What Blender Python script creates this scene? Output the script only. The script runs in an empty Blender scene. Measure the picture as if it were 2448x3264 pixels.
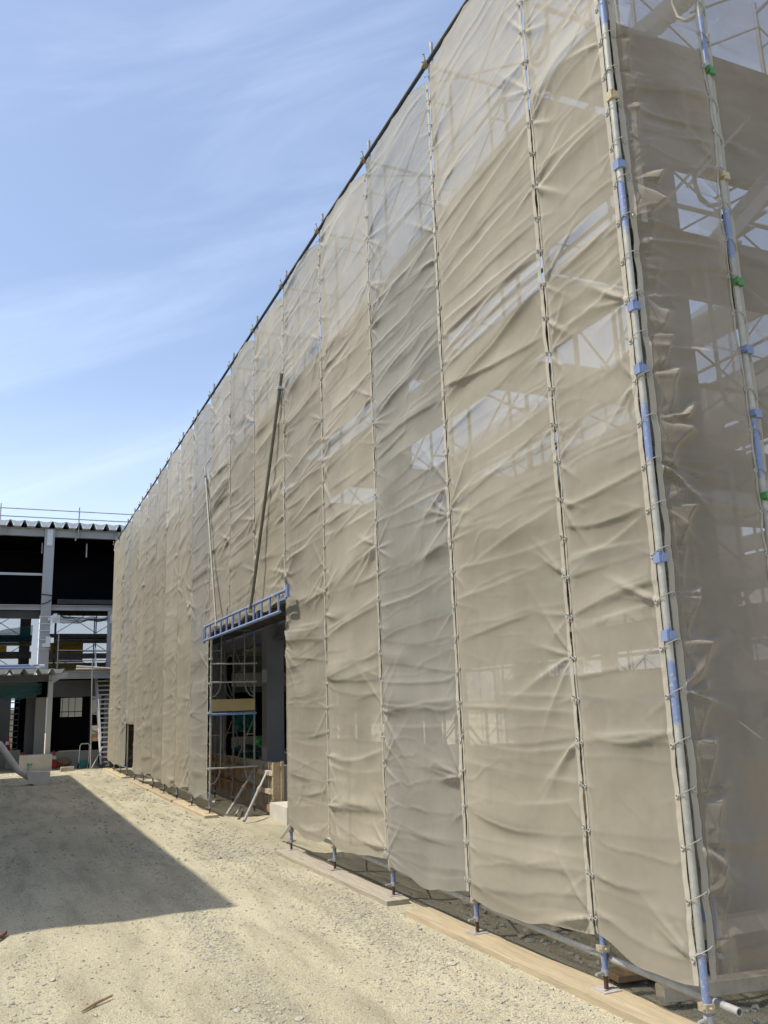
import bpy, math, random
import numpy as np
from mathutils import Vector, Matrix
R = math.radians
random.seed(7)
rng = np.random.default_rng(11)
SC = bpy.context.scene
COL = SC.collection

# ------------------------------------------------------------------ noise
_tab = np.random.default_rng(3).uniform(-1, 1, (64, 256, 256))
def vn(x, y, s=0):
    t = _tab[s % 64]
    xi = np.floor(x).astype(int); yi = np.floor(y).astype(int)
    fx = x - xi; fy = y - yi
    fx = fx*fx*fx*(fx*(fx*6-15)+10); fy = fy*fy*fy*(fy*(fy*6-15)+10)
    a = t[xi & 255, yi & 255]; b = t[(xi+1) & 255, yi & 255]
    c = t[xi & 255, (yi+1) & 255]; d = t[(xi+1) & 255, (yi+1) & 255]
    return (a*(1-fx)+b*fx)*(1-fy)+(c*(1-fx)+d*fx)*fy
def fbm(x, y, s=0, o=4):
    r = 0; a = .5
    for k in range(o):
        r = r + a*vn(x, y, s+k*5); x = x*2.03+7.1; y = y*2.03+3.7; a *= .5
    return r

# ------------------------------------------------------------------ materials
def nodes(m):
    m.use_nodes = True
    nt = m.node_tree; nt.nodes.clear()
    return nt, nt.nodes, nt.links
def mat(name, col, rough=.7, metal=0., var=.12, scale=4., bump=0., bscale=60., col2=None, thr=None, spec=.4, stretch=None):
    """base colour with noise variation (var) and optionally a second colour in worn patches above thr"""
    m = bpy.data.materials.new(name); nt, N, L = nodes(m)
    out = N.new('ShaderNodeOutputMaterial'); p = N.new('ShaderNodeBsdfPrincipled')
    L.new(p.outputs[0], out.inputs[0])
    p.inputs['Roughness'].default_value = rough; p.inputs['Metallic'].default_value = metal
    p.inputs['Specular IOR Level'].default_value = spec
    tc = N.new('ShaderNodeTexCoord'); src = tc.outputs['Object']
    if stretch:
        mp = N.new('ShaderNodeMapping'); mp.inputs['Scale'].default_value = stretch
        L.new(src, mp.inputs[0]); src = mp.outputs[0]
    no = N.new('ShaderNodeTexNoise'); no.inputs['Scale'].default_value = scale; no.inputs['Detail'].default_value = 6
    no.inputs['Roughness'].default_value = .65
    L.new(src, no.inputs[0])
    mr = N.new('ShaderNodeMapRange'); mr.inputs[1].default_value = .3; mr.inputs[2].default_value = .7
    mr.inputs[3].default_value = 1-var; mr.inputs[4].default_value = 1+var
    L.new(no.outputs[0], mr.inputs[0])
    oi = N.new('ShaderNodeObjectInfo')
    mr2 = N.new('ShaderNodeMapRange'); mr2.inputs[3].default_value = 1-var*.6; mr2.inputs[4].default_value = 1+var*.6
    L.new(oi.outputs['Random'], mr2.inputs[0])
    mu = N.new('ShaderNodeMath'); mu.operation = 'MULTIPLY'; L.new(mr.outputs[0], mu.inputs[0]); L.new(mr2.outputs[0], mu.inputs[1])
    mx = N.new('ShaderNodeMix'); mx.data_type = 'RGBA'; mx.blend_type = 'MULTIPLY'; mx.inputs[0].default_value = 1
    if col2 is not None:
        n2 = N.new('ShaderNodeTexNoise'); n2.inputs['Scale'].default_value = scale*2.3; n2.inputs['Detail'].default_value = 8
        n2.inputs['Roughness'].default_value = .7
        L.new(src, n2.inputs[0])
        rp = N.new('ShaderNodeValToRGB'); rp.color_ramp.elements[0].position = thr; rp.color_ramp.elements[1].position = thr+.06
        rp.color_ramp.elements[0].color = (*col, 1); rp.color_ramp.elements[1].color = (*col2, 1)
        L.new(n2.outputs[0], rp.inputs[0]); L.new(rp.outputs[0], mx.inputs[6])
    else:
        mx.inputs[6].default_value = (*col, 1)
    L.new(mu.outputs[0], mx.inputs[7]); L.new(mx.outputs[2], p.inputs['Base Color'])
    if bump > 0:
        bn = N.new('ShaderNodeTexNoise'); bn.inputs['Scale'].default_value = bscale; bn.inputs['Detail'].default_value = 5
        L.new(src, bn.inputs[0])
        b = N.new('ShaderNodeBump'); b.inputs['Strength'].default_value = bump; b.inputs['Distance'].default_value = .01
        L.new(bn.outputs[0], b.inputs['Height']); L.new(b.outputs[0], p.inputs['Normal'])
    return m

def fabric(name, col, t0=.3, trans=.35):
    """woven scaffold mesh: opaque yarn (diffuse + some light let through) and open holes, fewer seen when looked at slantwise"""
    m = bpy.data.materials.new(name); nt, N, L = nodes(m)
    out = N.new('ShaderNodeOutputMaterial')
    tc = N.new('ShaderNodeTexCoord')
    no = N.new('ShaderNodeTexNoise'); no.inputs['Scale'].default_value = 1.1; no.inputs['Detail'].default_value = 7; no.inputs['Roughness'].default_value = .6
    mp = N.new('ShaderNodeMapping'); mp.inputs['Scale'].default_value = (1, 1, .45)
    L.new(tc.outputs['Object'], mp.inputs[0]); L.new(mp.outputs[0], no.inputs[0])
    oi = N.new('ShaderNodeObjectInfo')
    mr = N.new('ShaderNodeMapRange'); mr.inputs[1].default_value = .3; mr.inputs[2].default_value = .7; mr.inputs[3].default_value = .86; mr.inputs[4].default_value = 1.10
    L.new(no.outputs[0], mr.inputs[0])
    mr2 = N.new('ShaderNodeMapRange'); mr2.inputs[3].default_value = .91; mr2.inputs[4].default_value = 1.07
    L.new(oi.outputs['Random'], mr2.inputs[0])
    mu = N.new('ShaderNodeMath'); mu.operation = 'MULTIPLY'; L.new(mr.outputs[0], mu.inputs[0]); L.new(mr2.outputs[0], mu.inputs[1])
    # faint threads
    wv = N.new('ShaderNodeTexNoise'); wv.inputs['Scale'].default_value = 420; wv.inputs['Detail'].default_value = 2
    L.new(tc.outputs['Object'], wv.inputs[0])
    mr3 = N.new('ShaderNodeMapRange'); mr3.inputs[1].default_value = .3; mr3.inputs[2].default_value = .7; mr3.inputs[3].default_value = .93; mr3.inputs[4].default_value = 1.07
    L.new(wv.outputs[0], mr3.inputs[0])
    mu2 = N.new('ShaderNodeMath'); mu2.operation = 'MULTIPLY'; L.new(mu.outputs[0], mu2.inputs[0]); L.new(mr3.outputs[0], mu2.inputs[1])
    mx = N.new('ShaderNodeMix'); mx.data_type = 'RGBA'; mx.blend_type = 'MULTIPLY'; mx.inputs[0].default_value = 1
    mx.inputs[6].default_value = (*col, 1); L.new(mu2.outputs[0], mx.inputs[7])
    p = N.new('ShaderNodeBsdfPrincipled'); p.inputs['Roughness'].default_value = .62; p.inputs['Specular IOR Level'].default_value = .25
    L.new(mx.outputs[2], p.inputs['Base Color'])
    tl = N.new('ShaderNodeBsdfTranslucent'); L.new(mx.outputs[2], tl.inputs[0])
    ms = N.new('ShaderNodeMixShader'); ms.inputs[0].default_value = trans
    L.new(p.outputs[0], ms.inputs[1]); L.new(tl.outputs[0], ms.inputs[2])
    tr = N.new('ShaderNodeBsdfTransparent')
    lw = N.new('ShaderNodeLayerWeight'); lw.inputs[0].default_value = .5
    om = N.new('ShaderNodeMath'); om.operation = 'MULTIPLY_ADD'; om.inputs[1].default_value = -t0; om.inputs[2].default_value = t0
    L.new(lw.outputs['Facing'], om.inputs[0])
    m2 = N.new('ShaderNodeMixShader'); L.new(om.outputs[0], m2.inputs[0]); L.new(ms.outputs[0], m2.inputs[1]); L.new(tr.outputs[0], m2.inputs[2])
    L.new(m2.outputs[0], out.inputs[0])
    return m

def pole_mat(name, galv=(.35, .345, .30), blue=(.175, .225, .375), width=.13):
    """galvanised scaffold tube, frame ends (every 1.725 m) painted blue with worn edges"""
    m = bpy.data.materials.new(name); nt, N, L = nodes(m)
    out = N.new('ShaderNodeOutputMaterial'); p = N.new('ShaderNodeBsdfPrincipled'); L.new(p.outputs[0], out.inputs[0])
    tc = N.new('ShaderNodeTexCoord'); sp = N.new('ShaderNodeSeparateXYZ'); L.new(tc.outputs['Object'], sp.inputs[0])
    def math_(op, a, b=None, c=None):
        n = N.new('ShaderNodeMath'); n.operation = op
        for i, q in enumerate((a, b, c)):
            if q is None: continue
            if isinstance(q, (int, float)): n.inputs[i].default_value = q
            else: L.new(q, n.inputs[i])
        return n.outputs[0]
    no = N.new('ShaderNodeTexNoise'); no.inputs['Scale'].default_value = 9; no.inputs['Detail'].default_value = 8; no.inputs['Roughness'].default_value = .7
    L.new(tc.outputs['Object'], no.inputs[0])
    z = math_('MULTIPLY_ADD', sp.outputs[2], 1/1.725, -.3/1.725+.5)
    fr = math_('FRACT', z)
    d = math_('ABSOLUTE', math_('SUBTRACT', fr, .5))
    d2 = math_('ADD', d, math_('MULTIPLY_ADD', no.outputs[0], .22, -.11))
    fac = N.new('ShaderNodeMapRange'); fac.inputs[1].default_value = width; fac.inputs[2].default_value = width-.03
    L.new(d2, fac.inputs[0])
    n2 = N.new('ShaderNodeTexNoise'); n2.inputs['Scale'].default_value = 45; n2.inputs['Detail'].default_value = 6
    L.new(tc.outputs['Object'], n2.inputs[0])
    chip = N.new('ShaderNodeMapRange'); chip.inputs[1].default_value = .36; chip.inputs[2].default_value = .42
    L.new(n2.outputs[0], chip.inputs[0])
    f2 = math_('MULTIPLY', fac.outputs[0], chip.outputs[0])
    mx = N.new('ShaderNodeMix'); mx.data_type = 'RGBA'; L.new(f2, mx.inputs[0])
    rp = N.new('ShaderNodeValToRGB'); rp.color_ramp.elements[0].position = .3; rp.color_ramp.elements[1].position = .7
    rp.color_ramp.elements[0].color = (*[c*.75 for c in galv], 1); rp.color_ramp.elements[1].color = (*[c*1.2 for c in galv], 1)
    L.new(no.outputs[0], rp.inputs[0]); L.new(rp.outputs[0], mx.inputs[6])
    mx.inputs[7].default_value = (*blue, 1)
    L.new(mx.outputs[2], p.inputs['Base Color'])
    p.inputs['Roughness'].default_value = .5; p.inputs['Metallic'].default_value = .15
    return m

def mesh_open(name, col, t):
    """fine safety net / insect-net like netting"""
    return fabric(name, col, t0=t, trans=.3)

M = {}
M['sheet'] = fabric('beige mesh', (.395, .358, .28), t0=.38, trans=.25)
M['sheet_grey'] = fabric('greyish mesh', (.375, .355, .302), t0=.42, trans=.25)
M['sheet_tan'] = fabric('tan mesh', (.42, .375, .277), t0=.38, trans=.25)
M['sheet_end_shaded'] = fabric('shade-toned beige mesh of end face', (.33, .285, .222), t0=.58, trans=.10)  # same cloth as the long face, colour darkened for the end face's shade
M['hem'] = fabric('double hem', (.45, .415, .335), t0=.10, trans=.18)
M['pole'] = pole_mat('galvanised tube with blue ends')
M['pole_in'] = pole_mat('weathered scaffold tube', galv=(.20, .19, .16), blue=(.12, .18, .34))
M['galv'] = mat('galvanised steel', (.36, .36, .34), .5, .25, .2, 12)
M['galv_light'] = mat('bright galvanised steel', (.55, .56, .56), .4, .2, .12, 12)
M['dark_tube'] = mat('dark weathered tube', (.07, .068, .06), .6, .2, .3, 10)
M['brown_tube'] = mat('olive weathered tube', (.12, .115, .085), .55, .2, .25, 14)
M['blue'] = mat('blue painted steel', (.17, .22, .37), .5, 0, .15, 6, col2=(.30, .31, .33), thr=.64)
M['clamp'] = mat('zinc clamp', (.42, .36, .26), .45, .4, .3, 60, col2=(.2, .12, .07), thr=.62)
M['rust'] = mat('rusty steel', (.10, .055, .035), .8, .1, .35, 30)
M['green'] = mat('green clamp', (.07, .20, .07), .5, 0, .2, 40)
M['yellow_clamp'] = mat('yellowish clamp', (.40, .345, .21), .5, .1, .2, 40)
M['plate'] = mat('base plate', (.38, .35, .33), .6, .1, .2, 30)
M['walk'] = mat('scaffold walkway steel', (.10, .095, .085), .7, .1, .25, 5)
M['wood'] = mat('new timber board', (.43, .35, .225), .85, 0, .22, 3, .3, 40, col2=(.34, .28, .195), thr=.56, stretch=(8, .5, 8))
M['wood_grey'] = mat('dusty greyed board', (.37, .325, .25), .85, 0, .22, 3, .3, 40, col2=(.30, .25, .19), thr=.54, stretch=(8, .5, 8))
M['wood_old'] = mat('old timber', (.26, .17, .09), .8, 0, .28, 4, .3, 40, stretch=(6, 1, 6))
M['wood_dirty'] = mat('cement stained timber', (.42, .36, .27), .85, 0, .25, 7, .3, 40)
M['ply'] = mat('orange formwork plywood', (.30, .16, .065), .6, 0, .22, 4)
M['ply_yellow'] = mat('yellowed plywood', (.33, .26, .12), .7, 0, .15, 4, stretch=(1, 6, 1))
M['conc'] = mat('concrete', (.36, .34, .30), .9, 0, .14, 3, .2, 30)
M['conc_pale'] = mat('pale concrete', (.50, .48, .42), .9, 0, .12, 3, .2, 30)
M['steel_grey'] = mat('grey primed steel', (.36, .362, .355), .6, .05, .06, 1.5)
M['steel_pale'] = mat('pale grey primed steel', (.45, .45, .43), .6, 0, .06, 1.5)
M['steel_dark'] = mat('dark grey primed steel', (.13, .135, .14), .65, .05, .1, 1.5)
M['steel_mid'] = mat('mid grey primed steel', (.19, .195, .195), .65, .05, .1, 1.5)
M['galv_dull'] = mat('dull galvanised tube', (.23, .225, .195), .55, .2, .2, 14)
M['deck'] = mat('zinc deck plate', (.60, .60, .57), .45, .1, .08, 2)
M['black'] = mat('interior shade black', (.006, .006, .008), .95, 0, .3, 1, spec=.05)  # near-black colour carries the shade of the building interiors
M['orange'] = mat('orange plastic', (.65, .17, .03), .5, 0, .1, 5)
M['red'] = mat('red plastic', (.50, .03, .03), .5, 0, .1, 5)
M['white'] = mat('white painted metal', (.72, .72, .70), .5, 0, .06, 5)
M['wrap'] = mat('pale grey plastic', (.52, .51, .47), .55, 0, .1, 3, .3, 14)
M['teal'] = fabric('teal netting', (.02, .13, .15), t0=.35, trans=.3)
M['greynet'] = fabric('grey netting', (.14, .15, .16), t0=.4, trans=.3)
M['bright_green'] = mat('green plastic bag', (.10, .50, .12), .4, 0, .1, 8)
M['teal_solid'] = mat('teal sheet', (.03, .20, .18), .6, 0, .2, 8)
M['yellow'] = mat('yellow sheet', (.55, .36, .04), .6, 0, .1, 5)
M['dirt_paint'] = mat('brown iron', (.17, .075, .045), .7, .1, .2, 20)
M['cord'] = mat('tie cord', (.31, .295, .25), .8, 0, .2, 40)
M['dark_hole'] = mat('eyelet hole', (.02, .02, .02), .9, 0, .1, 5)
M['clad'] = mat('pale wall cladding', (.42, .41, .38), .7, 0, .06, .6)
M['innernet'] = fabric('sky-dimming grey net', (.17, .165, .16), t0=.72, trans=.3)
M['hoard'] = mat('pale hoarding sheet', (.32, .315, .265), .7, 0, .06, 1)
M['olive'] = mat('olive green sheet', (.16, .19, .08), .7, 0, .15, 4)
M['cable'] = mat('black cable', (.02, .02, .022), .6, 0, .1, 5)
M['leaf'] = mat('hedge green', (.05, .09, .03), .8, 0, .4, 3)

# ------------------------------------------------------------------ mesh builder
class MB:
    def __init__(s): s.v = []; s.f = []; s.n = 0
    def add(s, v, f):
        s.v.append(np.asarray(v, float)); s.f.extend([tuple(i+s.n for i in q) for q in f]); s.n += len(v); return s
    def box(s, x0, x1, y0, y1, z0, z1):
        v = [(x, y, z) for x in (x0, x1) for y in (y0, y1) for z in (z0, z1)]
        return s.add(v, [(0,1,3,2), (4,6,7,5), (0,4,5,1), (2,3,7,6), (0,2,6,4), (1,5,7,3)])
    def beam(s, p0, p1, w, h, up=(0,0,1)):
        p0 = np.array(p0, float); p1 = np.array(p1, float); d = p1-p0; d /= np.linalg.norm(d)
        up = np.array(up, float); sd = np.cross(d, up)
        if np.linalg.norm(sd) < 1e-6: sd = np.cross(d, (1,0,0))
        sd /= np.linalg.norm(sd); u2 = np.cross(sd, d)
        v = [p+a*sd*w/2+b*u2*h/2 for p in (p0, p1) for a, b in ((-1,-1), (1,-1), (1,1), (-1,1))]
        return s.add(v, [(3,2,1,0), (4,5,6,7), (0,1,5,4), (1,2,6,5), (2,3,7,6), (3,0,4,7)])
    def path(s, pts, r, n=8, cap=True, closed=False):
        P = np.array(pts, float); k = len(P)
        T = np.zeros_like(P)
        for i in range(k):
            if closed: a, b = P[(i-1) % k], P[(i+1) % k]
            else: a, b = P[max(i-1, 0)], P[min(i+1, k-1)]
            T[i] = (b-a)/max(np.linalg.norm(b-a), 1e-9)
        ref = np.array((0,0,1.)) if abs(T[0][2]) < .9 else np.array((1.,0,0))
        nrm = np.cross(T[0], ref); nrm /= np.linalg.norm(nrm)
        rr = np.broadcast_to(np.asarray(r, float), (k,))
        V = []
        for i in range(k):
            nrm = nrm-T[i]*(nrm@T[i]); nrm /= np.linalg.norm(nrm); bn = np.cross(T[i], nrm)
            for j in range(n):
                a = 2*math.pi*j/n
                V.append(P[i]+rr[i]*(math.cos(a)*nrm+math.sin(a)*bn))
        F = []
        for i in range(k if closed else k-1):
            for j in range(n):
                a = i*n+j; b = i*n+(j+1) % n; i2 = (i+1) % k
                F.append((a, b, i2*n+(j+1) % n, i2*n+j))
        if cap and not closed:
            F.append(tuple(range(n-1, -1, -1))); F.append(tuple((k-1)*n+j for j in range(n)))
        return s.add(V, F)
    def tube(s, p0, p1, r, n=8): return s.path([p0, p1], r, n)
    def pipe(s, p0, p1, r, n=10, wall=.25):
        """hollow open tube"""
        s.path([p0, p1], r, n, cap=False); b = s.n-2*n
        P0, P1 = np.array(p0, float), np.array(p1, float)
        vv = s.v[-1]
        inner = np.concatenate([P0+(vv[:n]-P0)*(1-wall), P1+(vv[n:]-P1)*(1-wall)])
        s.v.append(inner); c = s.n; s.n += 2*n
        for j in range(n):
            k = (j+1) % n
            s.f += [(c+k, c+j, c+n+j, c+n+k), (b+j, c+j, c+k, b+k), (b+n+k, c+n+k, c+n+j, b+n+j)]
        return s
    def grid(s, P):
        nu, nv = P.shape[:2]
        idx = np.arange(nu*nv).reshape(nu, nv)
        q = np.stack([idx[:-1,:-1], idx[1:,:-1], idx[1:,1:], idx[:-1,1:]], -1).reshape(-1, 4)
        return s.add(P.reshape(-1, 3), [tuple(t) for t in q.tolist()])
    def prism(s, poly, axis, a, b):
        """extrude 2D polygon along axis 'x','y','z'"""
        n = len(poly)
        def pt(p, t): return {'x': (t, p[0], p[1]), 'y': (p[0], t, p[1]), 'z': (p[0], p[1], t)}[axis]
        v = [pt(p, a) for p in poly]+[pt(p, b) for p in poly]
        f = [tuple(range(n)), tuple(range(2*n-1, n-1, -1))]+[(i, i+n, (i+1) % n+n, (i+1) % n) for i in range(n)]
        return s.add(v, f)
    def ibeam(s, p0, p1, w, h, t=.02, up=(0,0,1)):
        p0 = np.array(p0, float); p1 = np.array(p1, float); u = np.array(up, float)
        s.beam(p0+u*(h/2-t/2), p1+u*(h/2-t/2), w, t, up); s.beam(p0-u*(h/2-t/2), p1-u*(h/2-t/2), w, t, up)
        return s.beam(p0, p1, t, h-2*t, up)
    def build(s, name, m, parent=None, loc=None, smooth=False, recalc=False):
        V = np.concatenate(s.v) if s.v else np.zeros((0, 3))
        off = np.array(loc if loc is not None else (parent_world(parent) if parent else (0, 0, 0)), float)
        return mesh_obj(name, V-off, s.f, m, parent, loc, smooth, recalc)

def parent_world(o):
    l = Vector((0, 0, 0))
    while o: l += o.location; o = o.parent
    return l

def mesh_obj(name, V, F, m, parent=None, loc=None, smooth=False, recalc=True):
    me = bpy.data.meshes.new(name)
    me.from_pydata(np.asarray(V).tolist(), [], F)
    if smooth:
        me.polygons.foreach_set('use_smooth', [True]*len(me.polygons))
        try: me.set_sharp_from_angle(angle=R(40))
        except Exception: pass
    for k in (m if isinstance(m, (list, tuple)) else [m]): me.materials.append(k)
    o = bpy.data.objects.new(name, me); COL.objects.link(o)
    if parent: o.parent = parent
    if loc is not None and not parent: o.location = loc
    return o

def grid_obj(name, P, m, parent=None, loc=None, smooth=True):
    """fast quad grid"""
    off = np.array(loc if loc is not None else (parent_world(parent) if parent else (0, 0, 0)), float)
    nu, nv = P.shape[:2]; V = (P.reshape(-1, 3)-off).astype(np.float32)
    idx = np.arange(nu*nv).reshape(nu, nv)
    q = np.stack([idx[:-1,:-1], idx[1:,:-1], idx[1:,1:], idx[:-1,1:]], -1).reshape(-1).astype(np.int32)
    return raw_obj(name, V, q, 4, m, parent, loc, smooth)
def raw_obj(name, V, q, k, m, parent=None, loc=None, smooth=True):
    me = bpy.data.meshes.new(name)
    me.vertices.add(len(V)); me.vertices.foreach_set('co', np.ascontiguousarray(V, dtype=np.float32).ravel())
    me.loops.add(len(q)); me.loops.foreach_set('vertex_index', np.ascontiguousarray(q, dtype=np.int32))
    nf = len(q)//k
    me.polygons.add(nf); me.polygons.foreach_set('loop_start', np.arange(0, len(q), k, dtype=np.int32))
    me.polygons.foreach_set('use_smooth', np.full(nf, smooth, dtype=bool))
    me.update(calc_edges=True)
    me.materials.append(m)
    o = bpy.data.objects.new(name, me); COL.objects.link(o)
    if parent: o.parent = parent
    if loc is not None and not parent: o.location = loc
    return o

def tag(o, label=None, cat=None, group=None, kind=None):
    if label: o['label'] = label
    if cat: o['category'] = cat
    if group: o['group'] = group
    if kind: o['kind'] = kind
    return o
def thing(name, label, cat, loc=(0, 0, 0), group=None):
    o = bpy.data.objects.new(name, None); COL.objects.link(o); o.location = loc; o.empty_display_size = .2
    return tag(o, label, cat, group)
def dup(root, loc, rz=0, label=None, group=None, scale=None):
    r = root.copy(); COL.objects.link(r); r.location = loc; r.rotation_euler = (0, 0, rz)
    if scale: r.scale = scale
    if label: r['label'] = label
    if group: r['group'] = group
    for ch in list(root.children):
        c = ch.copy(); COL.objects.link(c); c.parent = r
        for g in ch.children:
            d = g.copy(); COL.objects.link(d); d.parent = c
    return r
def child_copy(o, parent, loc):
    c = o.copy(); COL.objects.link(c); c.parent = parent; c.location = Vector(loc)-parent_world(parent); return c

# ------------------------------------------------------------------ layout numbers (metres; camera stands at x=0, y=0)
XW = 3.93                       # plane of the long sheeted face
YC = 4.46                       # plane of the sheeted end face
YS = [4.46, 5.50]+[5.50+1.83*k for k in range(1, 18)]     # pole lines along the long face: 4.46, 5.5, 7.33 ... 36.6
TZ = [.30, 2.025, 3.75, 5.475, 7.20, 8.925]                # frame levels
GATE0, GATE1 = YS[5], YS[8]     # 12.82 .. 18.31
XI = 4.90
XE = [3.93, 4.94, 6.77, 8.60, 10.43]                       # pole lines along the end face

# ------------------------------------------------------------------ ground
def gz(x, y):
    """height of the gravel"""
    z = .016*fbm(x*.35, y*.35, 1, 3)+.014*fbm(x*1.7, y*1.1, 9, 3)+.008*fbm(x*7, y*7, 21, 3)
    # shallow wheel ruts running along the yard
    for xr, s in ((1.5, 3), (-.3, 8), (2.9, 12)):
        z = z-.012*np.exp(-((x-xr-.35*vn(y*.12, y*0+s, s))/.26)**2)
    near = np.exp(-((x-3.93)/.45)**2)          # trodden level beside the boards
    z = z*(1-.8*near)-.012*near
    under = 1/(1+np.exp(-(x-4.45)/.12))
    z = z+under*(-.06+.05*fbm(x*2.2, y*2.2, 30, 3))
    return z-.01
def axis(a, b, d0, lo, hi):
    c = list(np.arange(lo, hi, d0)); out = []; x = lo; s = d0
    while x > a: s *= 1.25; x -= s; out.append(x)
    r = []; x = c[-1]; s = d0
    while x < b: s *= 1.25; x += s; r.append(x)
    return np.array(out[::-1]+c+r)
gx = axis(-900, 900, .045, -3.2, 7.5); gy = axis(-900, 1500, .05, 2.2, 16)
gy2 = np.concatenate([gy[gy < 16], np.arange(16, 44, .12), axis(-900, 1500, .12, 16, 44)[-40:]])
gy2 = np.unique(np.round(gy2, 4)); gy2 = gy2[np.concatenate([[True], np.diff(gy2) > .02])]
GX, GY = np.meshgrid(gx, gy2, indexing='ij')
mg = mat('pale gravel ground', (.47, .43, .33), .95, 0, .0, 1)
def ground_mat():
    m = bpy.data.materials.new('compacted pale gravel'); nt, N, L = nodes(m)
    out = N.new('ShaderNodeOutputMaterial'); p = N.new('ShaderNodeBsdfPrincipled'); L.new(p.outputs[0], out.inputs[0])
    p.inputs['Roughness'].default_value = .95; p.inputs['Specular IOR Level'].default_value = .15
    tc = N.new('ShaderNodeTexCoord')
    def noise(s, d, r=.6, st=None):
        n = N.new('ShaderNodeTexNoise'); n.inputs['Scale'].default_value = s; n.inputs['Detail'].default_value = d; n.inputs['Roughness'].default_value = r
        if st:
            mp = N.new('ShaderNodeMapping'); mp.inputs['Scale'].default_value = st; L.new(tc.outputs['Object'], mp.inputs[0]); L.new(mp.outputs[0], n.inputs[0])
        else: L.new(tc.outputs['Object'], n.inputs[0])
        return n.outputs[0]
    def ramp(src, stops):
        r = N.new('ShaderNodeValToRGB'); e = r.color_ramp.elements
        e[0].position, e[0].color = stops[0][0], (*stops[0][1], 1); e[1].position, e[1].color = stops[-1][0], (*stops[-1][1], 1)
        for q, c in stops[1:-1]:
            k = e.new(q); k.color = (*c, 1)
        L.new(src, r.inputs[0]); return r.outputs[0]
    def mul(a, b, f=1.):
        x = N.new('ShaderNodeMix'); x.data_type = 'RGBA'; x.blend_type = 'MULTIPLY'; x.inputs[0].default_value = f
        L.new(a, x.inputs[6]); L.new(b, x.inputs[7]); return x.outputs[2]
    base = ramp(noise(.55, 6, .6, (1, .45, 1)), [(.30, (.37, .342, .25)), (.46, (.445, .41, .298)), (.56, (.48, .442, .324)), (.70, (.535, .494, .365))])
    grit = ramp(noise(38, 8, .75), [(.3, (.66, .63, .59)), (.5, (1, 1, 1)), (.72, (1.14, 1.13, 1.09))])
    vo = N.new('ShaderNodeTexVoronoi'); vo.inputs['Scale'].default_value = 75; L.new(tc.outputs['Object'], vo.inputs[0])
    peb = ramp(vo.outputs['Distance'], [(.0, (1.12, 1.12, 1.1)), (.45, (1, 1, 1)), (.75, (.72, .7, .67))])
    patch = ramp(noise(2.4, 5, .6, (1.6, .22, 1)), [(.34, (.80, .79, .77)), (.5, (1, 1, 1)), (.66, (1.10, 1.09, 1.06))])
    c = mul(mul(mul(base, grit), peb, .8), patch)
    L.new(c, p.inputs['Base Color'])
    b1 = N.new('ShaderNodeBump'); b1.inputs['Strength'].default_value = .9; b1.inputs['Distance'].default_value = .012; L.new(noise(55, 8, .7), b1.inputs['Height'])
    b2 = N.new('ShaderNodeBump'); b2.inputs['Strength'].default_value = .7; b2.inputs['Distance'].default_value = .012; b2.invert = True
    L.new(vo.outputs['Distance'], b2.inputs['Height']); L.new(b1.outputs[0], b2.inputs['Normal'])
    L.new(b2.outputs[0], p.inputs['Normal'])
    return m
M['ground'] = ground_mat()
tag(grid_obj('ground', np.stack([GX, GY, gz(GX, GY)], -1), M['ground']), kind='structure')

# loose stones, far too many to count
def stones(n, xr, yr, smin, smax, dens, seed):
    g = np.random.default_rng(seed)
    x = g.uniform(*xr, n*4); y = yr[0]+(yr[1]-yr[0])*g.uniform(0, 1, n*4)**1.7
    keep = g.uniform(0, 1, n*4) < dens(x, y); x = x[keep][:n]; y = y[keep][:n]; n = len(x)
    s = smin+(smax-smin)*g.uniform(0, 1, n)**5
    return x, y, s, g
ph = (1+5**.5)/2
ICO = np.array([(-1,ph,0),(1,ph,0),(-1,-ph,0),(1,-ph,0),(0,-1,ph),(0,1,ph),(0,-1,-ph),(0,1,-ph),(ph,0,-1),(ph,0,1),(-ph,0,-1),(-ph,0,1)])/1.9
ICF = np.array([(0,11,5),(0,5,1),(0,1,7),(0,7,10),(0,10,11),(1,5,9),(5,11,4),(11,10,2),(10,7,6),(7,1,8),(3,9,4),(3,4,2),(3,2,6),(3,6,8),(3,8,9),(4,9,5),(2,4,11),(6,2,10),(8,6,7),(9,8,1)])
def dens(x, y):
    band = .10+.9*np.exp(-((x-3.4-.2*vn(y*.5, x*0, 4))/.42)**2)+.9*np.exp(-((x-1.95-.4*vn(y*.25, x*0, 6))/.2)**2)+.25*np.exp(-((x-.3)/.2)**2)
    return np.clip(band*(.35+.9*(.5+fbm(x*.9, y*.7, 40, 3))), 0, 1)
VV, QQ = [], []; cnt = 0
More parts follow.
